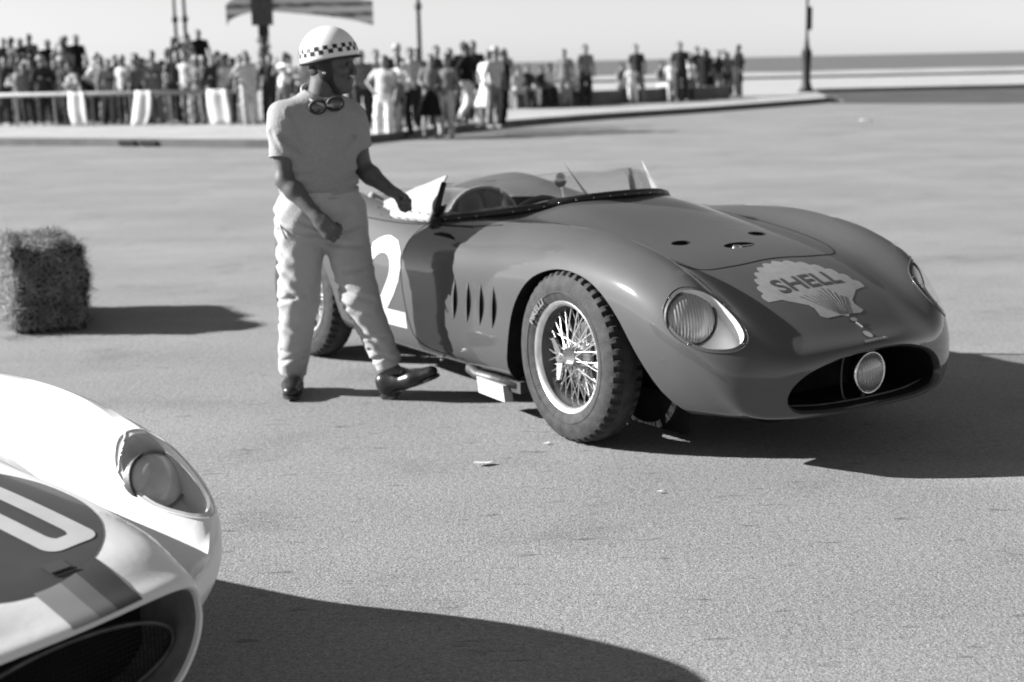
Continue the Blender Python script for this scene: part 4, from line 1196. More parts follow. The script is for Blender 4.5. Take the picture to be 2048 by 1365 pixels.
# --- trousers
def trouser_folds(P):
    x, y, z = P[:, 0], P[:, 1], P[:, 2]
    low = np.exp(-((z - .16) / .12) ** 2) + .7 * np.exp(-((z - .47) / .11) ** 2) + .6 * np.exp(-((z - .80) / .08) ** 2)
    a = (np.abs(np.sin(27 * z + 24 * x + 1.8 * np.sin(13 * x + 7 * y + 6 * z))) ** 1.5 - .5) * -.007 * low
    b = np.abs(np.sin(26 * x + 21 * y - 7 * z + 1.3 * np.sin(9 * z))) * -.004
    c = np.sin(61 * z - 67 * x + 2 * np.sin(19 * y)) * .0014
    return .25 * a + .3 * b + c + .9 * creases(P, TROUS_CR)
T = Field(V3(-1.20, 6.44, .04), V3(-.42, 6.98, .98), .0065)
T.cap(waist + V3(0, 0, -.03), pelv + V3(0, 0, .0), .160, .165, k=.04, flat=(tdir, .74))
T.cap(pelv + V3(-.05, -.03, -.02), pelv + V3(.06, .035, -.03), .135, .135, k=.05)
ra_c = rank + V3(0, -.01, .005); la_c = lank + V3(-.012, 0, .030)
rax = (rank - rkne) / np.linalg.norm(rank - rkne); lax = (lank - lkne) / np.linalg.norm(lank - lkne)
T.cap(rhip, rkne, .116, .090, k=.03).cap(rkne, ra_c, .090, .064, k=.03, clip=[(ra_c, rax)])
T.cap(lhip, lkne, .112, .082, k=.03).cap(lkne, la_c, .082, .060, k=.03, clip=[(la_c, lax)])
T.noise(trouser_folds)
T.d = np.maximum(T.d, ((T.lo[2] + T.h * np.arange(T.n[2])) - .955)[None, None, :].astype(np.float32))
tr_o = field_obj('trousers', T, M_trous, man, MAN_O)
ellipse_ring(V3(-.847, 6.70, .905), rdir, tdir, .170, .126, .010, 'hem_shadow', M_strap, man)  # dark ring stands in for the shadow line at the shirt hem
for (pts, nm) in ((((-1.035, 6.63, .86), (-1.01, 6.565, .80), (-.985, 6.548, .755)), 'pocket_seam'), (((-.665, 6.72, .86), (-.668, 6.665, .80), (-.68, 6.635, .755)), 'pocket_seam')):
    MB().tube([tuple(V3(*p) - MAN_O) for p in pts], .005, n=6).build(nm, M_trous, tr_o, smooth=True)
MB().tube([tuple(V3(*p) - MAN_O) for p in ((-.842, 6.600, .90), (-.835, 6.590, .80), (-.825, 6.60, .745))], .004, n=6).build('fly_seam', M_trous, tr_o, smooth=True)
# --- shoes
def shoe(heel, ball, toe, up, lace):
    f = Field(np.minimum(np.minimum(heel, ball), toe) - .10, np.maximum(np.maximum(heel, ball), toe) + .13, .005)
    u = up / np.linalg.norm(up)
    f.cap(heel + u * .032, heel + u * .060, .040, .038, k=.02).cap(heel + u * .036, ball + u * .034, .038, .046, k=.025, flat=(u, .85)).cap(ball + u * .034, toe + u * .024, .048, .038, k=.02, flat=(u, .74))
    f.cap(heel + u * .062, heel * .6 + ball * .4 + u * .055, .036, .032, k=.02)
    sole = [(heel, u * -1)]
    o = field_obj('shoe', f, M_shoe, man, MAN_O)
    fw = (toe - heel) / np.linalg.norm(toe - heel); sd = np.cross(u, fw)
    out = [(-.042, -.024), (-.046, 0), (-.042, .024), (0.03, .034), (.13, .040), (.20, .044), (.255, .034), (.275, 0), (.255, -.034), (.20, -.042), (.13, -.036), (.03, -.032)]
    out = smooth_outline(out, 3); n = len(out); L = np.linalg.norm(toe - heel) / .235
    v = [tuple(heel - MAN_O + fw * a * L + sd * b + u * h_) for h_ in (-.008, .004) for a, b in out]
    MB().add(v, [tuple(reversed(range(n))), tuple(range(n, 2 * n))] + [(i, (i + 1) % n, (i + 1) % n + n, i + n) for i in range(n)]).build('sole', M_sole, o)
    v2 = [tuple(heel - MAN_O + fw * a + sd * b + u * h_) for h_ in (-.026, -.009) for a, b in ((-.036, -.026), (-.040, .0), (-.036, .026), (.035, .030), (.035, -.030))]
    MB().add(v2, [(4, 3, 2, 1, 0), (5, 6, 7, 8, 9)] + [(i, (i + 1) % 5, (i + 1) % 5 + 5, i + 5) for i in range(5)]).build('heel', M_sole, o)
    mb = MB()
    for k in range(4):
        p = heel - MAN_O + fw * (.105 + .018 * k) + u * (.079 - .010 * k)
        mb.tube([tuple(p - sd * .024 + u * -.008), tuple(p), tuple(p + sd * .024 + u * -.008)], .0028, n=5)
    mb.build('laces', M_pale_strap if lace else M_sole, o)
shoe(V3(-1.030, 6.885, .028), V3(-1.018, 6.735, .022), V3(-1.014, 6.655, .022), V3(0, -.04, 1), False)
shoe(V3(-.562, 6.645, .030), V3(-.440, 6.595, .075), V3(-.365, 6.572, .112), V3(-.42, .05, 1), True)
# --- helmet
hel = bpy.data.objects.new('helmet', None); link(hel, man)
tilt = math.radians(9)
hfw = hf * math.cos(tilt) + hu * math.sin(tilt); hup = -hf * math.sin(tilt) + hu * math.cos(tilt)
HCn = hp(-.012, 0, .045) - MAN_O
def hpt(az, el, k=1.0):
    """point on the helmet: azimuth from the front, elevation from the rim"""
    r = math.cos(el) if el > 0 else 1.0 - .06 * (-el)
    z = .128 * math.sin(el) if el > 0 else .10 * el
    return HCn + (hfw * (.132 * r * math.cos(az)) + hs * (.113 * r * math.sin(az))) * k + hup * z * (k if el > 0 else 1)
v = []; f = []; na, ne = 48, 12
els = list(np.linspace(-.22, 0, 3)) + list(np.linspace(0, math.pi / 2, ne))[1:]
for e in els:
    for a in range(na): v.append(hpt(2 * math.pi * a / na, min(e, math.pi / 2 - .01)))
for j in range(len(els) - 1):
    for a in range(na):
        p = j * na + a; q = j * na + (a + 1) % na; f.append((p, q, q + na, p + na))
f.append(tuple((len(els) - 1) * na + a for a in range(na)))
sh_ = mesh_obj('helmet_shell', v, f, M_helm, hel, smooth=True)
md = sh_.modifiers.new('s', 'SOLIDIFY'); md.thickness = .006
brim = []
for a in range(na + 1):
    az = 2 * math.pi * a / na; brim.append(tuple(hpt(az, -.22, 1.015 + (.055 * max(0, math.cos(az)) ** 6))))
MB().tube(brim, .0045, n=8, cap=False).build('helmet_rim', M_strap, hel, smooth=True)
# short peak
v = []; f = []
for i, az in enumerate(np.linspace(-.75, .75, 13)):
    for k in (1.0, 1.05 + .055 * math.cos(az * 1.9)): v.append(hpt(az, -.21, k) + hup * (-.003 * (k > 1)))
for i in range(12): f.append((2 * i, 2 * i + 1, 2 * i + 3, 2 * i + 2))
pk = mesh_obj('peak', v, f, M_strap, hel, smooth=True); md = pk.modifiers.new('s', 'SOLIDIFY'); md.thickness = .004
v = []; f = []
nchk = 38; dz = .145
for row in range(2):
    for c in range(nchk):
        if (c + row) % 2: continue
        a0, a1 = 2 * math.pi * c / nchk, 2 * math.pi * (c + 1) / nchk; e0, e1 = .02 + dz * row, .02 + dz * (row + 1)
        b = len(v)
        for (a, e) in ((a0, e0), ((a0 + a1) / 2, e0), (a1, e0), (a1, (e0 + e1) / 2), (a1, e1), ((a0 + a1) / 2, e1), (a0, e1), (a0, (e0 + e1) / 2)): v.append(hpt(a, e, 1.010))
        f.append(tuple(range(b, b + 8)))
mesh_obj('checker_band', v, f, M_check, hel)
FL = Field(HC - .22, HC + .16, .0055)
for s_ in (-1, 1):
    FL.cap(hp(-.022, s_ * .080, .045), hp(-.005, s_ * .078, -.035), .044, .030, k=.01, flat=(hs, .30))
    FL.cap(hp(-.005, s_ * .076, -.035), hp(.028, s_ * .042, -.108), .024, .012, k=.015, flat=(hs, .55))
FL.cap(hp(.028, -.042, -.108), hp(.028, .042, -.108), .010, .010, k=.01)
FL.cap(hp(-.070, -.05, .02), hp(-.070, .05, .02), .028, .028, k=.02)
field_obj('ear_flaps', FL, M_strap, hel, MAN_O)
MB().lathe([(0, -.003), (.006, -.003), (.008, 0), (0, .001)], 12, axis='Y').build('strap_buckle', M_chrome, hel, smooth=True).location = tuple(hp(-.004, -.106, -.03) - MAN_O)
HR = Field(HC - .20, HC + .14, .006)
HR.ell(hp(-.050, 0, -.018), (.052, .073, .050), k=.015, axes=HA)
field_obj('hair', HR, M_hair, man, MAN_O)
for s_ in (-1, 1):
    MB().lathe([(0, -.011), (.006, -.0092), (.0095, -.0055), (.011, 0), (.0095, .0055), (.006, .0092), (0, .011)], 14, axis='Z').build('eye', M_hair, man, smooth=True).location = tuple(hp(.074, s_ * .033, .004) - MAN_O)
# --- goggles hung round the neck
gog = bpy.data.objects.new('goggles', None); link(gog, man)
GC = V3(-.788, 6.578, 1.333)
gx = V3(.93, -.05, .16); gx /= np.linalg.norm(gx); gn = V3(.28, -.95, .12); gn -= gx * (gn @ gx); gn /= np.linalg.norm(gn); gy = np.cross(gn, gx)
for sd_ in (-1, 1):
    c = GC + gx * .038 * sd_ - gn * (.016 if sd_ > 0 else 0)
    ring = [tuple(c - MAN_O + gx * .034 * math.cos(t) + gy * .027 * math.sin(t)) for t in np.linspace(0, 2 * math.pi, 30)]
    MB().tube(ring, .0075, n=8, cap=False).build('frame', M_strap, gog, smooth=True)
    v = [tuple(c - MAN_O + gn * .008)] + [tuple(np.array(p)) for p in ring[:-1]]
    MB().add(v, [(0, i + 1, (i + 1) % 29 + 1) for i in range(29)]).build('lens', mat('goggle_lens', .02, rough=.25, spec=.7, coat=1.0, var=.1), gog, smooth=True)
ellipse_ring(V3(-.818, 6.680, 1.378), rdir, tdir * .95 + V3(0, 0, -.42), .083, .116, .0065, 'strap', M_pale_strap, gog)
# ------------------------------------------------------------------ straw bale
M_straw = mat('straw', .05, rough=.85, spec=.2, var=.5, scale=40, bump=.5, bscale=70)
M_strand = mat('straw_strand', .27, rough=.8, spec=.25, var=.4, scale=9)
M_twine = mat('twine', .12, rough=.9, var=.2)
bale = empty('straw_bale', (-2.87, 8.53, 0), math.radians(23)); tag(bale, 'shaggy straw bale standing on the road', 'bale')
BW, BL, BHt = .41, .95, .50
rng = random.Random(4); npr = np.random.RandomState(4)
bm = bmesh.new(); bmesh.ops.create_cube(bm, size=1.0); bmesh.ops.subdivide_edges(bm, edges=bm.edges, cuts=17, use_grid_fill=True)
for v in bm.verts:
    p = v.co.copy(); r = .42
    q = Vector((max(-r, min(r, p.x)), max(-r, min(r, p.y)), max(-r, min(r, p.z)))); d = p - q
    if d.length > 1e-6 and sum(abs(c) > 1e-6 for c in d) > 1: p = q + d.normalized() * .08
    x, y, z = p.x * BW + BW / 2, p.y * BL + BL / 2, p.z * BHt + BHt / 2
    a = .012 * (math.sin(23 * x + 17 * z) + math.sin(31 * z - 13 * y) + math.sin(19 * y + 29 * x))
    nrm = p.normalized()
    v.co = Vector((x + nrm.x * a + rng.uniform(-.006, .006), y + nrm.y * a + rng.uniform(-.006, .006), max(.0, z + nrm.z * a * (1 if p.z > 0 else 0) + rng.uniform(-.006, .006))))
bb = bm_obj(bm, 'bale_core', M_straw, bale, smooth=True)
cv = [np.array(v.co) for v in bb.data.vertices]; ply = [(np.array(p.center), np.array(p.normal), p.area) for p in bb.data.polygons]
ar = np.array([p[2] for p in ply]); ar /= ar.sum(); pick = npr.choice(len(ply), 9000, p=ar)
V = []; Fq = []
for i in pick:
    c, n, _ = ply[i]
    if n[2] < -.5: continue
    t = npr.normal(0, 1, 3); t -= n * (t @ n) * npr.uniform(.55, 1.0); t /= np.linalg.norm(t)
    L = npr.uniform(.018, .065) * (1.7 if npr.rand() < .12 else 1); w = np.cross(t, n); w /= np.linalg.norm(w) + 1e-9; w *= npr.uniform(.0009, .002)
    c = c + npr.uniform(-.012, .012, 3) + n * npr.uniform(0, .012); mid = c + n * npr.uniform(-.002, .010)
    a, b_ = c - t * L, c + t * L; b_ = b_ + n * abs(npr.normal(0, .014))
    a[2] = max(a[2], .002); b_[2] = max(b_[2], .002); mid[2] = max(mid[2], .002)
    k = len(V); V += [a - w, a + w, mid + w, mid - w, b_ + w * .5, b_ - w * .5]; Fq += [(k, k + 1, k + 2, k + 3), (k + 3, k + 2, k + 4, k + 5)]
o = mesh_obj('straw', V, Fq, M_strand, bale); o['kind'] = 'stuff'
for y in (.25, .68):
    pts = [(-.008, y, 0), (-.012, y, .25), (-.008, y, .48), (.02, y, .512), (BW / 2, y, .508), (BW - .02, y, .512), (BW + .008, y, .48), (BW + .012, y, .25), (BW + .008, y, 0)]
    MB().tube(pts, .004, n=5).build('twine', M_twine, bale)

lv = MB()
for k in range(260):
    a = rng.uniform(0, 6.28); r = abs(rng.gauss(0, .16)); side = rng.random()
    x = rng.uniform(-.08, BW + .10); y = -abs(rng.gauss(0, .10)) if side < .6 else rng.uniform(0, BL)
    if side >= .6: x = BW + abs(rng.gauss(0, .10)) if rng.random() < .5 else -abs(rng.gauss(0, .12))
    L = rng.uniform(.015, .06); z = .004 + .006 * rng.random()
    d = Vector((math.cos(a), math.sin(a), 0)) * L; w = Vector((-math.sin(a), math.cos(a), 0)) * .0014
    p = Vector((x, y, z)); lv.add([p - d - w, p - d + w, p + d + w, p + d - w], [(0, 1, 2, 3)])
ls = lv.build('loose_straw', M_strand); ls.location = bale.location; ls.rotation_euler = bale.rotation_euler
tag(ls, 'loose straw spilled on the road round the bale', 'straw', kind='stuff')
# ------------------------------------------------------------------ spectators
TONE = {'W': (.98, 'white'), 'L': (.62, 'pale grey'), 'M': (.24, 'grey'), 'D': (.055, 'dark'), 'B': (.018, 'black')}
M_cloth = {k: mat('cloth_' + n.replace(' ', '_'), v, rough=.9, spec=.15, var=.15, scale=14) for k, (v, n) in TONE.items()}
M_face = mat('spectator_skin', .26, rough=.6, var=.1)
M_dkhair = mat('spectator_hair', .025, rough=.8, var=.3)
M_straw_hat = mat('pale_hat', .55, rough=.9, var=.1)
def make_variant(pose):
    h = .021
    F = lambda lo, hi: Field(V3(*lo), V3(*hi), h)
    P = {}
    sit = pose == 'sit'
    dz = -.42 if sit else 0
    sh = [V3(s * .165, 0, 1.365 + dz) for s in (-1, 1)]
    if pose == 'stand': el = [V3(s * .25, .02, 1.12) for s in (-1, 1)]; wr = [V3(s * .24, -.06, .88) for s in (-1, 1)]
    elif pose == 'walk': el = [V3(-.25, .12, 1.14), V3(.25, -.08, 1.13)]; wr = [V3(-.24, .18, .90), V3(.22, -.26, .97)]
    elif pose == 'fold': el = [V3(s * .26, -.05, 1.12) for s in (-1, 1)]; wr = [V3(-s * .06, -.20, 1.14 + .02 * s) for s in (-1, 1)]
    elif pose == 'hip': el = [V3(-.36, .06, 1.14), V3(.25, .0, 1.12)]; wr = [V3(-.17, -.06, .97), V3(.25, -.08, .88)]
    elif pose == 'face': el = [V3(-.24, -.12, 1.18), V3(.26, -.10, 1.16)]; wr = [V3(-.08, -.20, 1.50), V3(.10, -.22, 1.30)]
    elif pose == 'sit': el = [V3(s * .27, -.04, .72) for s in (-1, 1)]; wr = [V3(s * .14, -.28, .62) for s in (-1, 1)]
    elif pose == 'dress': el = [V3(s * .23, .0, 1.14) for s in (-1, 1)]; wr = [V3(s * .12, -.16, 1.02) for s in (-1, 1)]
    else: el = [V3(s * .25, .03, 1.12) for s in (-1, 1)]; wr = [V3(s * .22, -.02, .86) for s in (-1, 1)]
    b = F((-.45, -.42, -.03), (.45, .30, 1.80))
    hd = V3(0, -.02, 1.585 + dz)
    b.ell(hd, (.075, .093, .115)).cap(hd + V3(0, -.02, -.06), hd + V3(0, -.055, -.095), .055, .035, k=.03).ell(hd + V3(0, -.098, -.015), (.014, .018, .022), k=.012)
    b.cap(V3(0, .0, 1.38 + dz), hd, .055, .055).cap(V3(0, 0, 1.30 + dz), V3(0, 0, .95 + dz), .12, .11, flat=((0, 1, 0), .65))
    for s, e, w in zip(sh, el, wr):
        b.cap(s, e, .045, .038).cap(e, w, .038, .028)
        d = (w - e) / np.linalg.norm(w - e); b.ell(w + d * .05, (.032, .032, .045), k=.015)
    if sit:
        hip = [V3(s * .09, .0, .50) for s in (-1, 1)]; kn = [V3(s * .11, -.42, .50) for s in (-1, 1)]; an = [V3(s * .11, -.44, .09) for s in (-1, 1)]
    elif pose == 'walk':
        hip = [V3(s * .09, 0, .90) for s in (-1, 1)]; kn = [V3(-.10, -.16, .50), V3(.10, .04, .47)]; an = [V3(-.10, -.28, .10), V3(.10, .26, .12)]
    else:
        hip = [V3(s * .09, 0, .90) for s in (-1, 1)]; kn = [V3(s * .11, -.02, .48) for s in (-1, 1)]; an = [V3(s * .12, .02, .08) for s in (-1, 1)]
    for a, k_, n in zip(hip, kn, an): b.cap(a, k_, .075, .05).cap(k_, n, .05, .035).cap(n + V3(0, .03, -.04), n + V3(0, -.14, -.05), .038, .034, k=.02)
    P['body'] = b
    t = F((-.50, -.40, .25 + min(dz, 0) + .10), (.50, .32, 1.56))
    hem = .86 + dz if pose != 'coat' else .45
    t.cap(V3(0, 0, 1.27 + dz), V3(0, 0, 1.0 + dz), .165, .155, k=.05, flat=((0, 1, 0), .68)).cap(V3(0, 0, 1.0 + dz), V3(0, 0, hem + .02), .155, .168 if pose != 'coat' else .185, k=.04, flat=((0, 1, 0), .72))
    long_sl = pose in ('coat', 'fold', 'walk')
    for s, e, w in zip(sh, el, wr):
        t.cap(s + V3(0, 0, -.02), V3(0, 0, 1.40 + dz), .052, .058, k=.05)
        m_ = e if long_sl else s * .45 + e * .55
        t.cap(s, m_, .060, .054, k=.04)
        if long_sl: t.cap(e, e * .1 + w * .9, .054, .045, k=.03)
    t.noise(lambda Q: .006 * np.sin(26 * Q[:, 2] + 14 * Q[:, 0]) * np.sin(17 * Q[:, 0] + 9 * Q[:, 1]))
    zz = (t.lo[2] + t.h * np.arange(t.n[2]))
    t.d = np.maximum(t.d, (hem - zz)[None, None, :].astype(np.float32))
    P['jacket' if long_sl else 'shirt'] = t
    l = F((-.34, -.62, .04), (.34, .42, 1.0))
    if pose == 'dress':
        l.cap(V3(0, 0, .94), V3(0, 0, .50), .145, .25, k=.03, flat=((0, 1, 0), .85))
        zz = (l.lo[2] + l.h * np.arange(l.n[2])); l.d = np.maximum(l.d, (.46 - zz)[None, None, :].astype(np.float32))
        l.noise(lambda Q: .012 * np.sin(12 * np.arctan2(Q[:, 1], Q[:, 0])) * (Q[:, 2] < .8))
    else:
        for a, k_, n in zip(hip, kn, an): l.cap(a, k_, .098, .078, k=.03).cap(k_, n + V3(0, 0, .03), .078, .062, k=.03)
        l.cap(V3(0, 0, .93 + (dz if sit else 0)), V3(0, 0, .86 + (dz if sit else 0)), .15, .15, k=.03, flat=((0, 1, 0), .75))
        l.noise(lambda Q: .006 * np.sin(30 * Q[:, 2] + 20 * Q[:, 0]))
    P['skirt' if pose == 'dress' else 'trousers'] = l
    hr = F((-.16, -.20, 1.45 + dz), (.16, .20, 1.78 + dz))
    hr.ell(hd + V3(0, .018, .028), (.083, .092, .100), k=.01, clip=[(hd + V3(0, -.045, .04), V3(0, -1, -.55))])
    if pose == 'dress': hr.ell(hd + V3(0, .05, -.03), (.095, .07, .11), k=.03)
    P['hair'] = hr
    out = {}
    for nm, fld in P.items():
        o = field_obj(nm, fld, M_face); out[nm] = o.data; bpy.data.objects.remove(o)
    ht = MB().lathe([(.0, .135), (.05, .133), (.078, .115), (.088, .06), (.09, .045), (.145, .035), (.15, .03), (.09, .028)], 18, axis='Z', c=(0, -.005, hd[2] + .015))
    o = ht.build('hat', M_straw_hat, None, smooth=True); out['hat'] = o.data; bpy.data.objects.remove(o)
    return out
PEOPLE = [
 (-14.73, 44.53, 0.15, 'coat', 'D', 'D', 3.59, 1.05, 0, 0), (-14.41, 44.46, 0.15, 'fold', 'L', 'M', 5.24, 0.97, 0, 0), (-14.05, 44.42, 0.15, 'stand', 'M', 'D', 17.58, 0.96, 0, 0),
 (-13.53, 43.96, 0.15, 'fold', 'D', 'D', 18.58, 1.03, 0, 1), (-13.27, 44.37, 0.15, 'hip', 'M', 'M', 27.89, 1.02, 0, 0), (-12.74, 43.75, 0.15, 'stand', 'D', 'D', -29.1, 1.01, 0, 1),
 (-12.37, 43.65, 0.15, 'fold', 'L', 'M', -15.48, 0.95, 0, 0), (-11.88, 43.63, 0.15, 'hip', 'W', 'D', 20.55, 1.01, 0, 0), (-11.45, 43.53, 0.15, 'stand', 'M', 'D', 9.75, 1.0, 0, 0),
 (-11.27, 43.75, 0.15, 'fold', 'D', 'D', 29.74, 1.04, 0, 0), (-10.81, 43.22, 0.15, 'stand', 'L', 'D', -16.22, 0.98, 0, 1), (-10.64, 43.42, 0.15, 'hip', 'M', 'D', -5.98, 1.04, 0, 0),
 (-10.32, 43.42, 0.15, 'stand', 'W', 'D', 20.84, 0.95, 0, 0), (-9.97, 43.28, 0.15, 'fold', 'M', 'M', -1.8, 1.06, 0, 0), (-9.47, 42.65, 0.15, 'stand', 'D', 'D', 7.77, 1.04, 0, 0),
 (-9.05, 42.52, 0.15, 'hip', 'L', 'M', -10.04, 1.06, 0, 0), (-8.73, 42.43, 0.15, 'fold', 'M', 'M', -15.22, 0.96, 0, 1), (-8.51, 42.74, 0.15, 'stand', 'L', 'D', -19.34, 1.01, 0, 0),
 (-8.08, 42.25, 0.15, 'fold', 'D', 'D', 13.91, 0.96, 0, 0), (-7.77, 42.11, 0.15, 'stand', 'L', 'D', -4.75, 0.97, 0, 0), (-7.57, 42.52, 0.15, 'fold', 'M', 'D', 18.2, 0.98, 0, 0),
 (-15.02, 45.88, 0.15, 'fold', 'L', 'M', 6.16, 0.94, 1, 1), (-14.71, 45.95, 0.15, 'stand', 'L', 'D', 26.42, 0.98, 1, 1), (-14.22, 45.64, 0.15, 'hip', 'D', 'D', 8.1, 0.98, 1, 0),
 (-13.97, 46.11, 0.15, 'fold', 'L', 'D', 29.32, 0.96, 1, 1), (-13.55, 45.94, 0.15, 'hip', 'D', 'M', -24.82, 1.02, 1, 0), (-12.99, 45.25, 0.15, 'fold', 'D', 'M', -33.72, 0.95, 1, 1),
 (-12.58, 45.36, 0.15, 'fold', 'D', 'M', 16.37, 0.97, 1, 0), (-12.11, 45.28, 0.15, 'fold', 'L', 'D', 34.34, 1.05, 1, 1), (-11.73, 45.07, 0.15, 'hip', 'L', 'M', -34.07, 0.96, 1, 0),
 (-11.43, 45.18, 0.15, 'stand', 'D', 'D', -4.34, 0.95, 1, 1), (-11.07, 44.79, 0.15, 'hip', 'D', 'D', -11.03, 1.04, 1, 0), (-10.82, 44.92, 0.15, 'hip', 'L', 'M', 35.75, 1.0, 1, 0),
 (-10.45, 44.67, 0.15, 'fold', 'M', 'D', 37.02, 0.94, 1, 0), (-10.14, 44.58, 0.15, 'hip', 'D', 'D', -29.07, 0.95, 1, 0), (-9.64, 44.33, 0.15, 'stand', 'M', 'M', 16.3, 1.03, 1, 0),
 (-9.23, 44.19, 0.15, 'hip', 'D', 'D', 29.69, 0.99, 1, 0), (-9.0, 44.5, 0.15, 'hip', 'M', 'M', 12.98, 0.98, 1, 1), (-8.54, 43.76, 0.15, 'stand', 'M', 'D', 39.47, 1.04, 1, 0),
 (-8.2, 43.89, 0.15, 'hip', 'M', 'M', -3.38, 0.99, 1, 0), (-7.94, 43.9, 0.15, 'hip', 'M', 'D', 8.1, 0.99, 1, 0), (-6.89, 40.6, 0.15, 'hip', 'L', 'L', 20, 1.03, 2, 0),
 (-7.17, 41.2, 0.15, 'stand', 'W', 'L', 10, 0.98, 2, 0), (-6.67, 42.5, 0.15, 'stand', 'D', 'D', 0, 1.0, 2, 0), (-6.16, 41.5, 0.15, 'face', 'W', 'M', -30, 1.02, 2, 0),
 (-6.08, 43, 0.15, 'stand', 'D', 'D', 10, 1.0, 2, 0), (-5.68, 42, 0.15, 'fold', 'L', 'D', 10, 0.99, 2, 0), (-15.94, 48.0, 1.15, 'stand', 'D', 'D', 10, 1.02, 3, 0),
 (-15.57, 48.0, 1.15, 'stand', 'M', 'D', -20, 1.0, 3, 0), (-15.21, 48.0, 1.15, 'hip', 'D', 'D', 10, 1.01, 3, 0), (-14.83, 48.0, 1.15, 'fold', 'D', 'D', -10, 1.03, 3, 0),
 (-14.49, 48.0, 1.15, 'stand', 'B', 'D', 15, 0.99, 3, 0), (-14.11, 48.0, 1.15, 'face', 'L', 'D', 0, 0.97, 3, 0), (-13.79, 48.0, 1.15, 'stand', 'D', 'D', -15, 0.99, 3, 0),
 (-13.46, 48.0, 1.15, 'hip', 'B', 'D', 20, 1.02, 3, 0), (-10.35, 47.5, 1.05, 'stand', 'D', 'B', -11.9, 1.0, 4, 0), (-10.02, 47.5, 1.3, 'face', 'M', 'B', -13.22, 1.0, 4, 0),
 (-9.77, 47.5, 1.15, 'fold', 'L', 'B', 16.23, 1.0, 4, 0), (-9.47, 47.5, 1.3, 'stand', 'B', 'B', 6.4, 1.0, 4, 0), (-3.53, 34.5, 0.15, 'face', 'W', 'D', 60, 1.0, 5, 0),
 (-3.16, 33, 0.15, 'stand', 'W', 'D', 30, 1.02, 5, 0), (-2.95, 33.5, 0.15, 'hip', 'L', 'D', 20, 1.0, 5, 0), (-2.5, 30.3, 0.0, 'hip', 'L', 'W', -20, 1.02, 5, 0),
 (-2.35, 30.6, 0.0, 'stand', 'M', 'L', 10, 0.78, 5, 0), (-2.45, 33, 0.15, 'coat', 'D', 'D', 30, 1.04, 5, 1), (-2.09, 30.8, 0.0, 'fold', 'W', 'B', -15, 1.0, 5, 0),
 (-1.96, 31.4, 0.15, 'stand', 'L', 'D', 15, 0.98, 5, 0), (-1.98, 34.5, 0.15, 'stand', 'M', 'D', 0, 1.0, 5, 0), (-1.59, 30.9, 0.0, 'dress', 'W', 'B', 0, 1.0, 5, 0),
 (-1.49, 32.2, 0.15, 'fold', 'M', 'B', 10, 1.02, 5, 0), (-1.26, 31.0, 0.0, 'stand', 'W', 'L', -20, 1.0, 5, 0), (-1.18, 33.5, 0.15, 'coat', 'D', 'D', 0, 1.0, 5, 0),
 (-1.05, 34.5, 0.15, 'stand', 'D', 'D', 15, 1.06, 5, 0), (-0.81, 33.2, 0.15, 'walk', 'B', 'W', 70, 1.06, 5, 0), (-0.68, 35, 0.15, 'stand', 'D', 'M', 0, 1.06, 5, 0),
 (-0.44, 31.8, 0.15, 'dress', 'W', 'W', -35, 0.98, 5, 0), (-0.28, 31.6, 0.15, 'stand', 'L', 'M', 40, 0.97, 5, 1), (-0.14, 32.0, 0.15, 'coat', 'B', 'B', 60, 0.96, 5, 0),
 (0.01, 43, 0.15, 'stand', 'M', 'W', 0, 1.0, 6, 0), (0.35, 44, 0.15, 'sit', 'L', 'D', 20, 1.0, 6, 0), (0.61, 45, 0.15, 'sit', 'D', 'W', -10, 1.0, 6, 0),
 (1.14, 45.5, 0.15, 'sit', 'D', 'D', 25, 1.04, 6, 0), (1.35, 44.5, 0.15, 'sit', 'W', 'L', -20, 1.0, 6, 0), (1.76, 46, 0.15, 'stand', 'M', 'M', -15, 1.0, 6, 0),
 (2.06, 46.5, 0.15, 'sit', 'W', 'D', 10, 1.05, 6, 0), (2.37, 47, 0.15, 'stand', 'M', 'D', 20, 1.06, 6, 0), (3.65, 48.5, 0.15, 'sit', 'M', 'D', -25, 1.12, 6, 0),
 (3.93, 48.8, 0.15, 'stand', 'W', 'W', 5, 0.72, 6, 0), (4.14, 49, 0.15, 'stand', 'D', 'M', 0, 1.05, 6, 0), (4.97, 50, 0.15, 'sit', 'M', 'L', 30, 1.0, 6, 0),
 (5.23, 50.5, 0.15, 'stand', 'W', 'L', 0, 0.78, 6, 0), (5.56, 51, 0.15, 'stand', 'D', 'D', 0, 1.09, 6, 0), (5.83, 51.2, 0.15, 'stand', 'W', 'D', -20, 0.8, 6, 0),
 (5.98, 51.0, 0.15, 'coat', 'D', 'D', 80, 0.85, 7, 0), (6.44, 53, 0.15, 'stand', 'L', 'M', 20, 0.9, 7, 0), (6.56, 52, 0.15, 'hip', 'D', 'M', 30, 1.02, 7, 0),
 (6.75, 51.5, 0.15, 'coat', 'B', 'B', -30, 1.0, 7, 0), (7.0, 52, 0.15, 'stand', 'B', 'B', 40, 0.98, 7, 0), (7.37, 53, 0.15, 'face', 'D', 'M', 10, 0.97, 7, 0),
 (7.68, 53.5, 0.15, 'stand', 'W', 'M', 0, 0.95, 7, 0), (7.8, 53, 0.15, 'stand', 'M', 'D', -20, 0.9, 7, 0), (8.06, 52.5, 0.15, 'coat', 'B', 'B', -70, 1.06, 7, 0)]
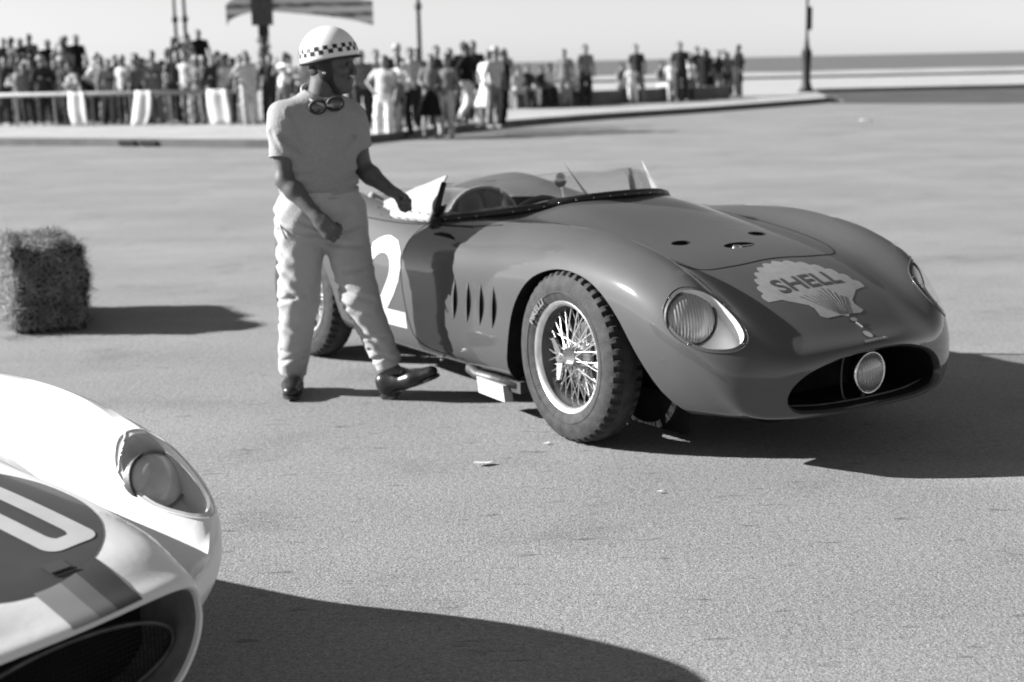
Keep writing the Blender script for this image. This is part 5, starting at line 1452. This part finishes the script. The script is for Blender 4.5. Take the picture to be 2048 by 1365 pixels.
PLACE = {0: ('front row at the barrier', 'spectators behind the barrier'), 1: ('back row at the barrier', 'spectators behind the barrier'), 2: ('beside the barrier end', 'spectators beside the barrier'),
         3: ('on the raised platform', 'spectators on the raised platform'), 4: ('on the lamp plinth', 'spectators on the lamp plinth'), 5: ('at the kerb corner', 'spectators at the kerb'),
         6: ('along the low wall', 'spectators along the low wall'), 7: ('near the ornate lamp', 'spectators near the lamp post')}
POSE = {'fold': ' arms folded', 'hip': ' hand on hip', 'face': ' hands at face', 'sit': ' sitting', 'walk': ' walking'}
VAR = {}; USED = set(); rngc = random.Random(21)
for (x, y, z, pose, top, bot, rz, sc, pl, hat) in PEOPLE:
    if pose not in VAR: VAR[pose] = make_variant(pose)
    parts = VAR[pose]
    if pl <= 4: x, y, z = x * .885, y * .885, .15 + (z - .15) * (.62 if pl in (3, 4) else 1)
    if pl == 6:
        y = 47.45 + .869 * (x - 3.75) - (.10 if pose == 'sit' else rngc.uniform(.75, 1.5))
        if pose == 'sit': rz = 41 + rngc.uniform(-15, 15); sc = 1.0
    elif pl == 5 and rngc.random() < .4: top = {'W': 'M', 'L': 'D', 'M': 'D'}.get(top, top)
    elif pl in (0, 1, 3): rz = rz * 1.6; x += rngc.uniform(-.12, .12)
    p = empty('person', (x, y, z), math.radians(rz)); p.scale = (sc * rngc.uniform(.95, 1.12), sc * rngc.uniform(.95, 1.1), sc * rngc.uniform(.96, 1.03)); p.rotation_euler = (math.radians(rngc.uniform(-4, 4)), math.radians(rngc.uniform(-5, 5)), math.radians(rz))
    upper = {'coat': 'long coat', 'fold': 'jacket', 'walk': 'jacket', 'dress': 'blouse'}.get(pose, 'shirt'); lower = 'skirt' if pose == 'dress' else 'trousers'
    who = 'child' if sc < .85 else 'spectator'
    def label(top, bot, hat):
        a, c = TONE[top][1], TONE[bot][1]
        return f"{'hatted ' if hat else ''}{who} in {a} {upper} and {lower if a == c else c + ' ' + lower}{POSE.get(pose, '')} {PLACE[pl][0]}"
    lab = label(top, bot, hat)
    for (h2, b2, t2) in [(hat, bb_, top) for bb_ in 'DMBLW'] + [(1, bb_, top) for bb_ in 'DMB'] + [(hat, 'M', tt_) for tt_ in 'MDL']:
        if lab not in USED: break
        hat, bot, top = h2, b2, t2; lab = label(top, bot, hat)
    USED.add(lab)
    tag(p, lab, 'person', PLACE[pl][1])
    for nm, me in parts.items():
        if nm == 'hat' and not hat: continue
        o = bpy.data.objects.new(nm, me); link(o, p)
        mm = {'body': M_face, 'hair': M_dkhair, 'hat': M_straw_hat, 'shirt': M_cloth[top], 'jacket': M_cloth[top], 'trousers': M_cloth[bot], 'skirt': M_cloth[bot]}[nm]
        o.material_slots[0].link = 'OBJECT'; o.material_slots[0].material = mm
# ------------------------------------------------------------------ what the crowd stands at
M_metal_dk = mat('dark_cast_iron', .018, rough=.6, var=.3, scale=10, bump=.2)
M_rail = mat('barrier_rail', .36, rough=.7, var=.15, scale=5)
M_sheet = mat('white_cloth_panel', .78, rough=.9, var=.06, scale=5)
M_concrete = mat('grey_concrete', .16, rough=.9, var=.2, scale=2, bump=.2, bscale=15)
st = MB().box((-13.9, 42.7, .46), (5.8, 1.6, .62)).box((-13.9, 41.8, .30), (5.8, .3, .3)).build('viewing_platform', M_concrete)
tag(st, 'long grey raised platform carrying a row of standing spectators', 'platform')
pl = MB().box((-8.9, 42.15, .43), (1.6, 1.1, .56)).box((-8.85, 42.25, .76), (1.2, .7, .12)).build('lamp_plinth', M_concrete)
tag(pl, 'short grey stone plinth at the foot of the forked lamp', 'plinth')
lw = MB().box((0, 0, .19), (9.5, .40, .38)).box((0, 0, .40), (9.6, .46, .05)).build('low_wall', M_concrete); lw.location = (3.75, 47.45, .15); lw.rotation_euler = (0, 0, math.radians(41))
tag(lw, 'long low stone wall with people sitting on it by the sea', 'wall')
# barrier
B0, B1 = Vector((-14.6, 39.1, .15)), Vector((-6.1, 36.3, .15)); bd = (B1 - B0).normalized()
br = empty('crowd_barrier', tuple(B0)); tag(br, 'pale rail barrier holding back the crowd along the pavement', 'barrier')
MB().tube([(0, 0, .80), tuple(Vector((0, 0, .80)) + (B1 - B0))], .055, n=8).build('rail', M_rail, br, smooth=True)
for k in range(9):
    q = (B1 - B0) * (k / 8 * .99 + .005); MB().tube([(q.x, q.y, 0), (q.x, q.y, .78)], .018, n=6).build('post', M_rail, br)
for (x, wd, sk_, lab) in ((-10.72, .45, .06, 'grey-white cloth panel hanging straight from the barrier'), (-8.90, .45, -.20, 'white cloth panel with a slanting lower edge hanging from the barrier'), (-6.97, .53, .10, 'brightest white cloth panel, widest of those hanging from the barrier')):
    t = (x - B0.x) / (B1.x - B0.x); c = B0 + (B1 - B0) * t
    v = []; f = []
    for i in range(9):
        for j in range(7):
            u = i / 8 - .5; w_ = j / 6
            wob = .03 * math.sin(w_ * 5 + x) * w_ + .02 * math.sin(u * 9)
            v.append((u * wd * (1 + .15 * math.sin(w_ * 3)) * 1.0 + sk_ * w_ * w_, -.075 + wob, .86 - w_ * .85))
    for i in range(8):
        for j in range(6):
            a = i * 7 + j; f.append((a, a + 7, a + 8, a + 1))
    o = mesh_obj('cloth_panel', v, f, M_sheet, None, smooth=True); o.location = c; o.rotation_euler = (0, 0, math.atan2(bd.y, bd.x))
    md = o.modifiers.new('s', 'SOLIDIFY'); md.thickness = .02
    tag(o, lab, 'cloth', 'cloth panels on the barrier')
# ornate lamp post at the tip of the island
lp = empty('street_lamp', (11.29, 56.9, .15)); tag(lp, 'black ornate lamp post with a thick flared base at the tip of the kerb', 'lamp post')
MB().lathe([(.30, 0), (.30, .06), (.25, .10), (.20, .22), (.165, .36), (.15, .55), (.16, .95), (.175, 1.25), (.20, 1.40), (.20, 1.50), (.15, 1.55), (.10, 1.72), (.07, 1.95), (.055, 2.1)], 24, axis='Z').build('base', M_metal_dk, lp, smooth=True, ang=math.radians(40))
MB().lathe([(.055, 2.08), (.05, 3.0), (.045, 6.0), (.04, 6.6)], 12, axis='Z').build('pole', M_metal_dk, lp, smooth=True)
MB().box((.10, -.05, 2.72), (.14, .06, .85)).build('pole_sign', M_metal_dk, lp)
MB().lathe([(.05, 6.55), (.16, 6.7), (.22, 7.1), (.24, 7.15), (.10, 7.35), (.03, 7.6)], 12, axis='Z').build('lantern', M_metal_dk, lp, smooth=True)
lp2 = empty('street_lamp', (-2.61, 46.0, .15)); tag(lp2, 'slender grey lamp post with a knobbed top behind the kerb crowd', 'lamp post')
M_metal_md = mat('weathered_grey_iron', .09, rough=.7, var=.3, scale=8)
MB().lathe([(.14, 0), (.13, .5), (.10, .9), (.075, 1.6), (.065, 2.9), (.075, 2.95), (.11, 3.02), (.11, 3.12), (.06, 3.2), (.05, 3.35), (0, 3.42)], 14, axis='Z').build('pole', M_metal_md, lp2, smooth=True)
lp3 = empty('street_lamp', (-9.05, 42.45, .81)); tag(lp3, 'lamp post forking into two slim stems above the crowd', 'lamp post')
MB().lathe([(.20, 0), (.16, .3), (.12, 1.2), (.10, 1.35)], 14, axis='Z').build('base', M_metal_md, lp3, smooth=True)
for s in (-1, 1):
    MB().tube([(0, 0, 1.2), (s * .13, 0, 1.45), (s * .14, 0, 2.2), (s * .13, 0, 4.2)], [.07, .05, .045, .04], n=8).build('stem', M_metal_md, lp3, smooth=True)
    MB().lathe([(.04, 1.95), (.09, 2.02), (.09, 2.10), (.04, 2.18)], 10, axis='Z', c=(s * .14, 0, 0)).build('collar', M_metal_md, lp3, smooth=True)
# cross-shaped street banner on a post
M_banner = bpy.data.materials.new('faded_banner'); M_banner.use_nodes = True
nt = M_banner.node_tree; b = nt.nodes['Principled BSDF']; b.inputs['Roughness'].default_value = .9
tc = nt.nodes.new('ShaderNodeTexCoord'); mp = nt.nodes.new('ShaderNodeMapping'); mp.inputs['Scale'].default_value = (2.2, .1, 5.5)
n_ = nt.nodes.new('ShaderNodeTexNoise'); n_.inputs['Scale'].default_value = 1.3; n_.inputs['Detail'].default_value = 3
wv = nt.nodes.new('ShaderNodeTexWave'); wv.bands_direction = 'Z'; wv.inputs['Scale'].default_value = 1.05; wv.inputs['Distortion'].default_value = 1.2
mm = nt.nodes.new('ShaderNodeMath'); mm.operation = 'MULTIPLY'; mr = nt.nodes.new('ShaderNodeMapRange'); mr.inputs['From Min'].default_value = .15; mr.inputs['From Max'].default_value = .55; mr.inputs['To Min'].default_value = .62; mr.inputs['To Max'].default_value = .07
for a, b_ in ((tc.outputs['Object'], mp.inputs[0]), (mp.outputs[0], n_.inputs['Vector']), (tc.outputs['Object'], wv.inputs['Vector']), (n_.outputs['Fac'], mm.inputs[0]), (wv.outputs['Fac'], mm.inputs[1]), (mm.outputs[0], mr.inputs['Value']), (mr.outputs[0], b.inputs['Base Color'])): nt.links.new(a, b_)
sg_ = empty('banner_sign', (-7.15, 45.0, .15)); tag(sg_, 'post carrying a drooping cloth banner across a square board, behind the helmeted man', 'sign')
def wing(xs, zt, zb):
    v = []; f = []; X = np.linspace(0, 1, 16)
    P = open_curve(list(zip(xs, zt, zb)), 5); n = len(P)
    for (x, a, c) in P:
        for y in (-.02, .02): v += [(x, y + .15 * abs(x) / 3, a), (x, y + .15 * abs(x) / 3, c)]
    for i in range(n - 1):
        o = i * 4; f += [(o, o + 4, o + 5, o + 1), (o + 2, o + 3, o + 7, o + 6), (o, o + 2, o + 6, o + 4), (o + 1, o + 5, o + 7, o + 3)]
    f += [(0, 1, 3, 2), (4 * n - 4, 4 * n - 2, 4 * n - 1, 4 * n - 3)]
    return v, f
v, f = wing((-.25, -.6, -.92, -1.08), (3.62, 3.50, 3.32, 3.18), (2.98, 2.90, 2.78, 2.60)); mesh_obj('banner_wing', v, f, M_banner, sg_)
v, f = wing((.25, 1.0, 1.9, 2.7, 3.25), (3.62, 3.52, 3.42, 3.32, 3.22), (2.98, 2.90, 2.80, 2.66, 2.52)); mesh_obj('banner_wing', v, f, M_banner, sg_)
MB().box((0, -.06, 3.2), (.62, .08, 1.25)).build('board', M_metal_md, sg_)
MB().box((.02, -.05, 2.42), (.30, .08, .34)).build('plaque', M_metal_dk, sg_)
MB().lathe([(.16, 0), (.12, .8), (.09, 1.6), (.08, 3.8)], 12, axis='Z').build('post', M_metal_md, sg_, smooth=True)
rng = random.Random(8); lv = MB()
for k in range(260):
    z = rng.uniform(1.35, 2.3); a = rng.uniform(0, 6.28); r = rng.uniform(.05, .24) * (1.1 - abs(z - 1.7) * .7)
    p = Vector((r * math.cos(a), r * math.sin(a), z)); u = Vector((rng.gauss(0, 1), rng.gauss(0, 1), rng.gauss(0, 1))).normalized() * .07; w = u.orthogonal().normalized() * .025
    lv.add([p - u, p + w, p + u, p - w], [(0, 1, 2, 3)])
lo_ = lv.build('garland', mat('garland_leaf', .12, rough=.7, var=.3), sg_); lo_['kind'] = 'stuff'
# litter
for (x, y, a, s, lab) in ((8.08, 34.43, .3, .24, 'larger of two white paper scraps lying on the far road'), (8.27, 34.38, 1.2, .17, 'smaller of two white paper scraps lying on the far road'), (.13, 5.76, .2, .018, 'tiny white scrap on the road beside the wire wheel'), (-.12, 5.47, .1, .05, 'thin pale scrap on the road in front of the wire wheel'), (.51, 5.05, .4, .016, 'tiny pale chip on the open road before the dark car')):
    v = []; rngp = random.Random(int(x * 100)); n = 7
    for k in range(n):
        t = 2 * math.pi * k / n; r = s * rngp.uniform(.55, 1); v.append((r * math.cos(t), r * .55 * math.sin(t), .006 + s * .25 * rngp.random()))
    v.append((0, 0, .006 + s * .12)); f = [(k, (k + 1) % n, n) for k in range(n)]
    o = mesh_obj('paper_scrap', v, f, M_sheet); o.location = (x, y, .0); o.rotation_euler = (0, 0, a); tag(o, lab, 'litter')
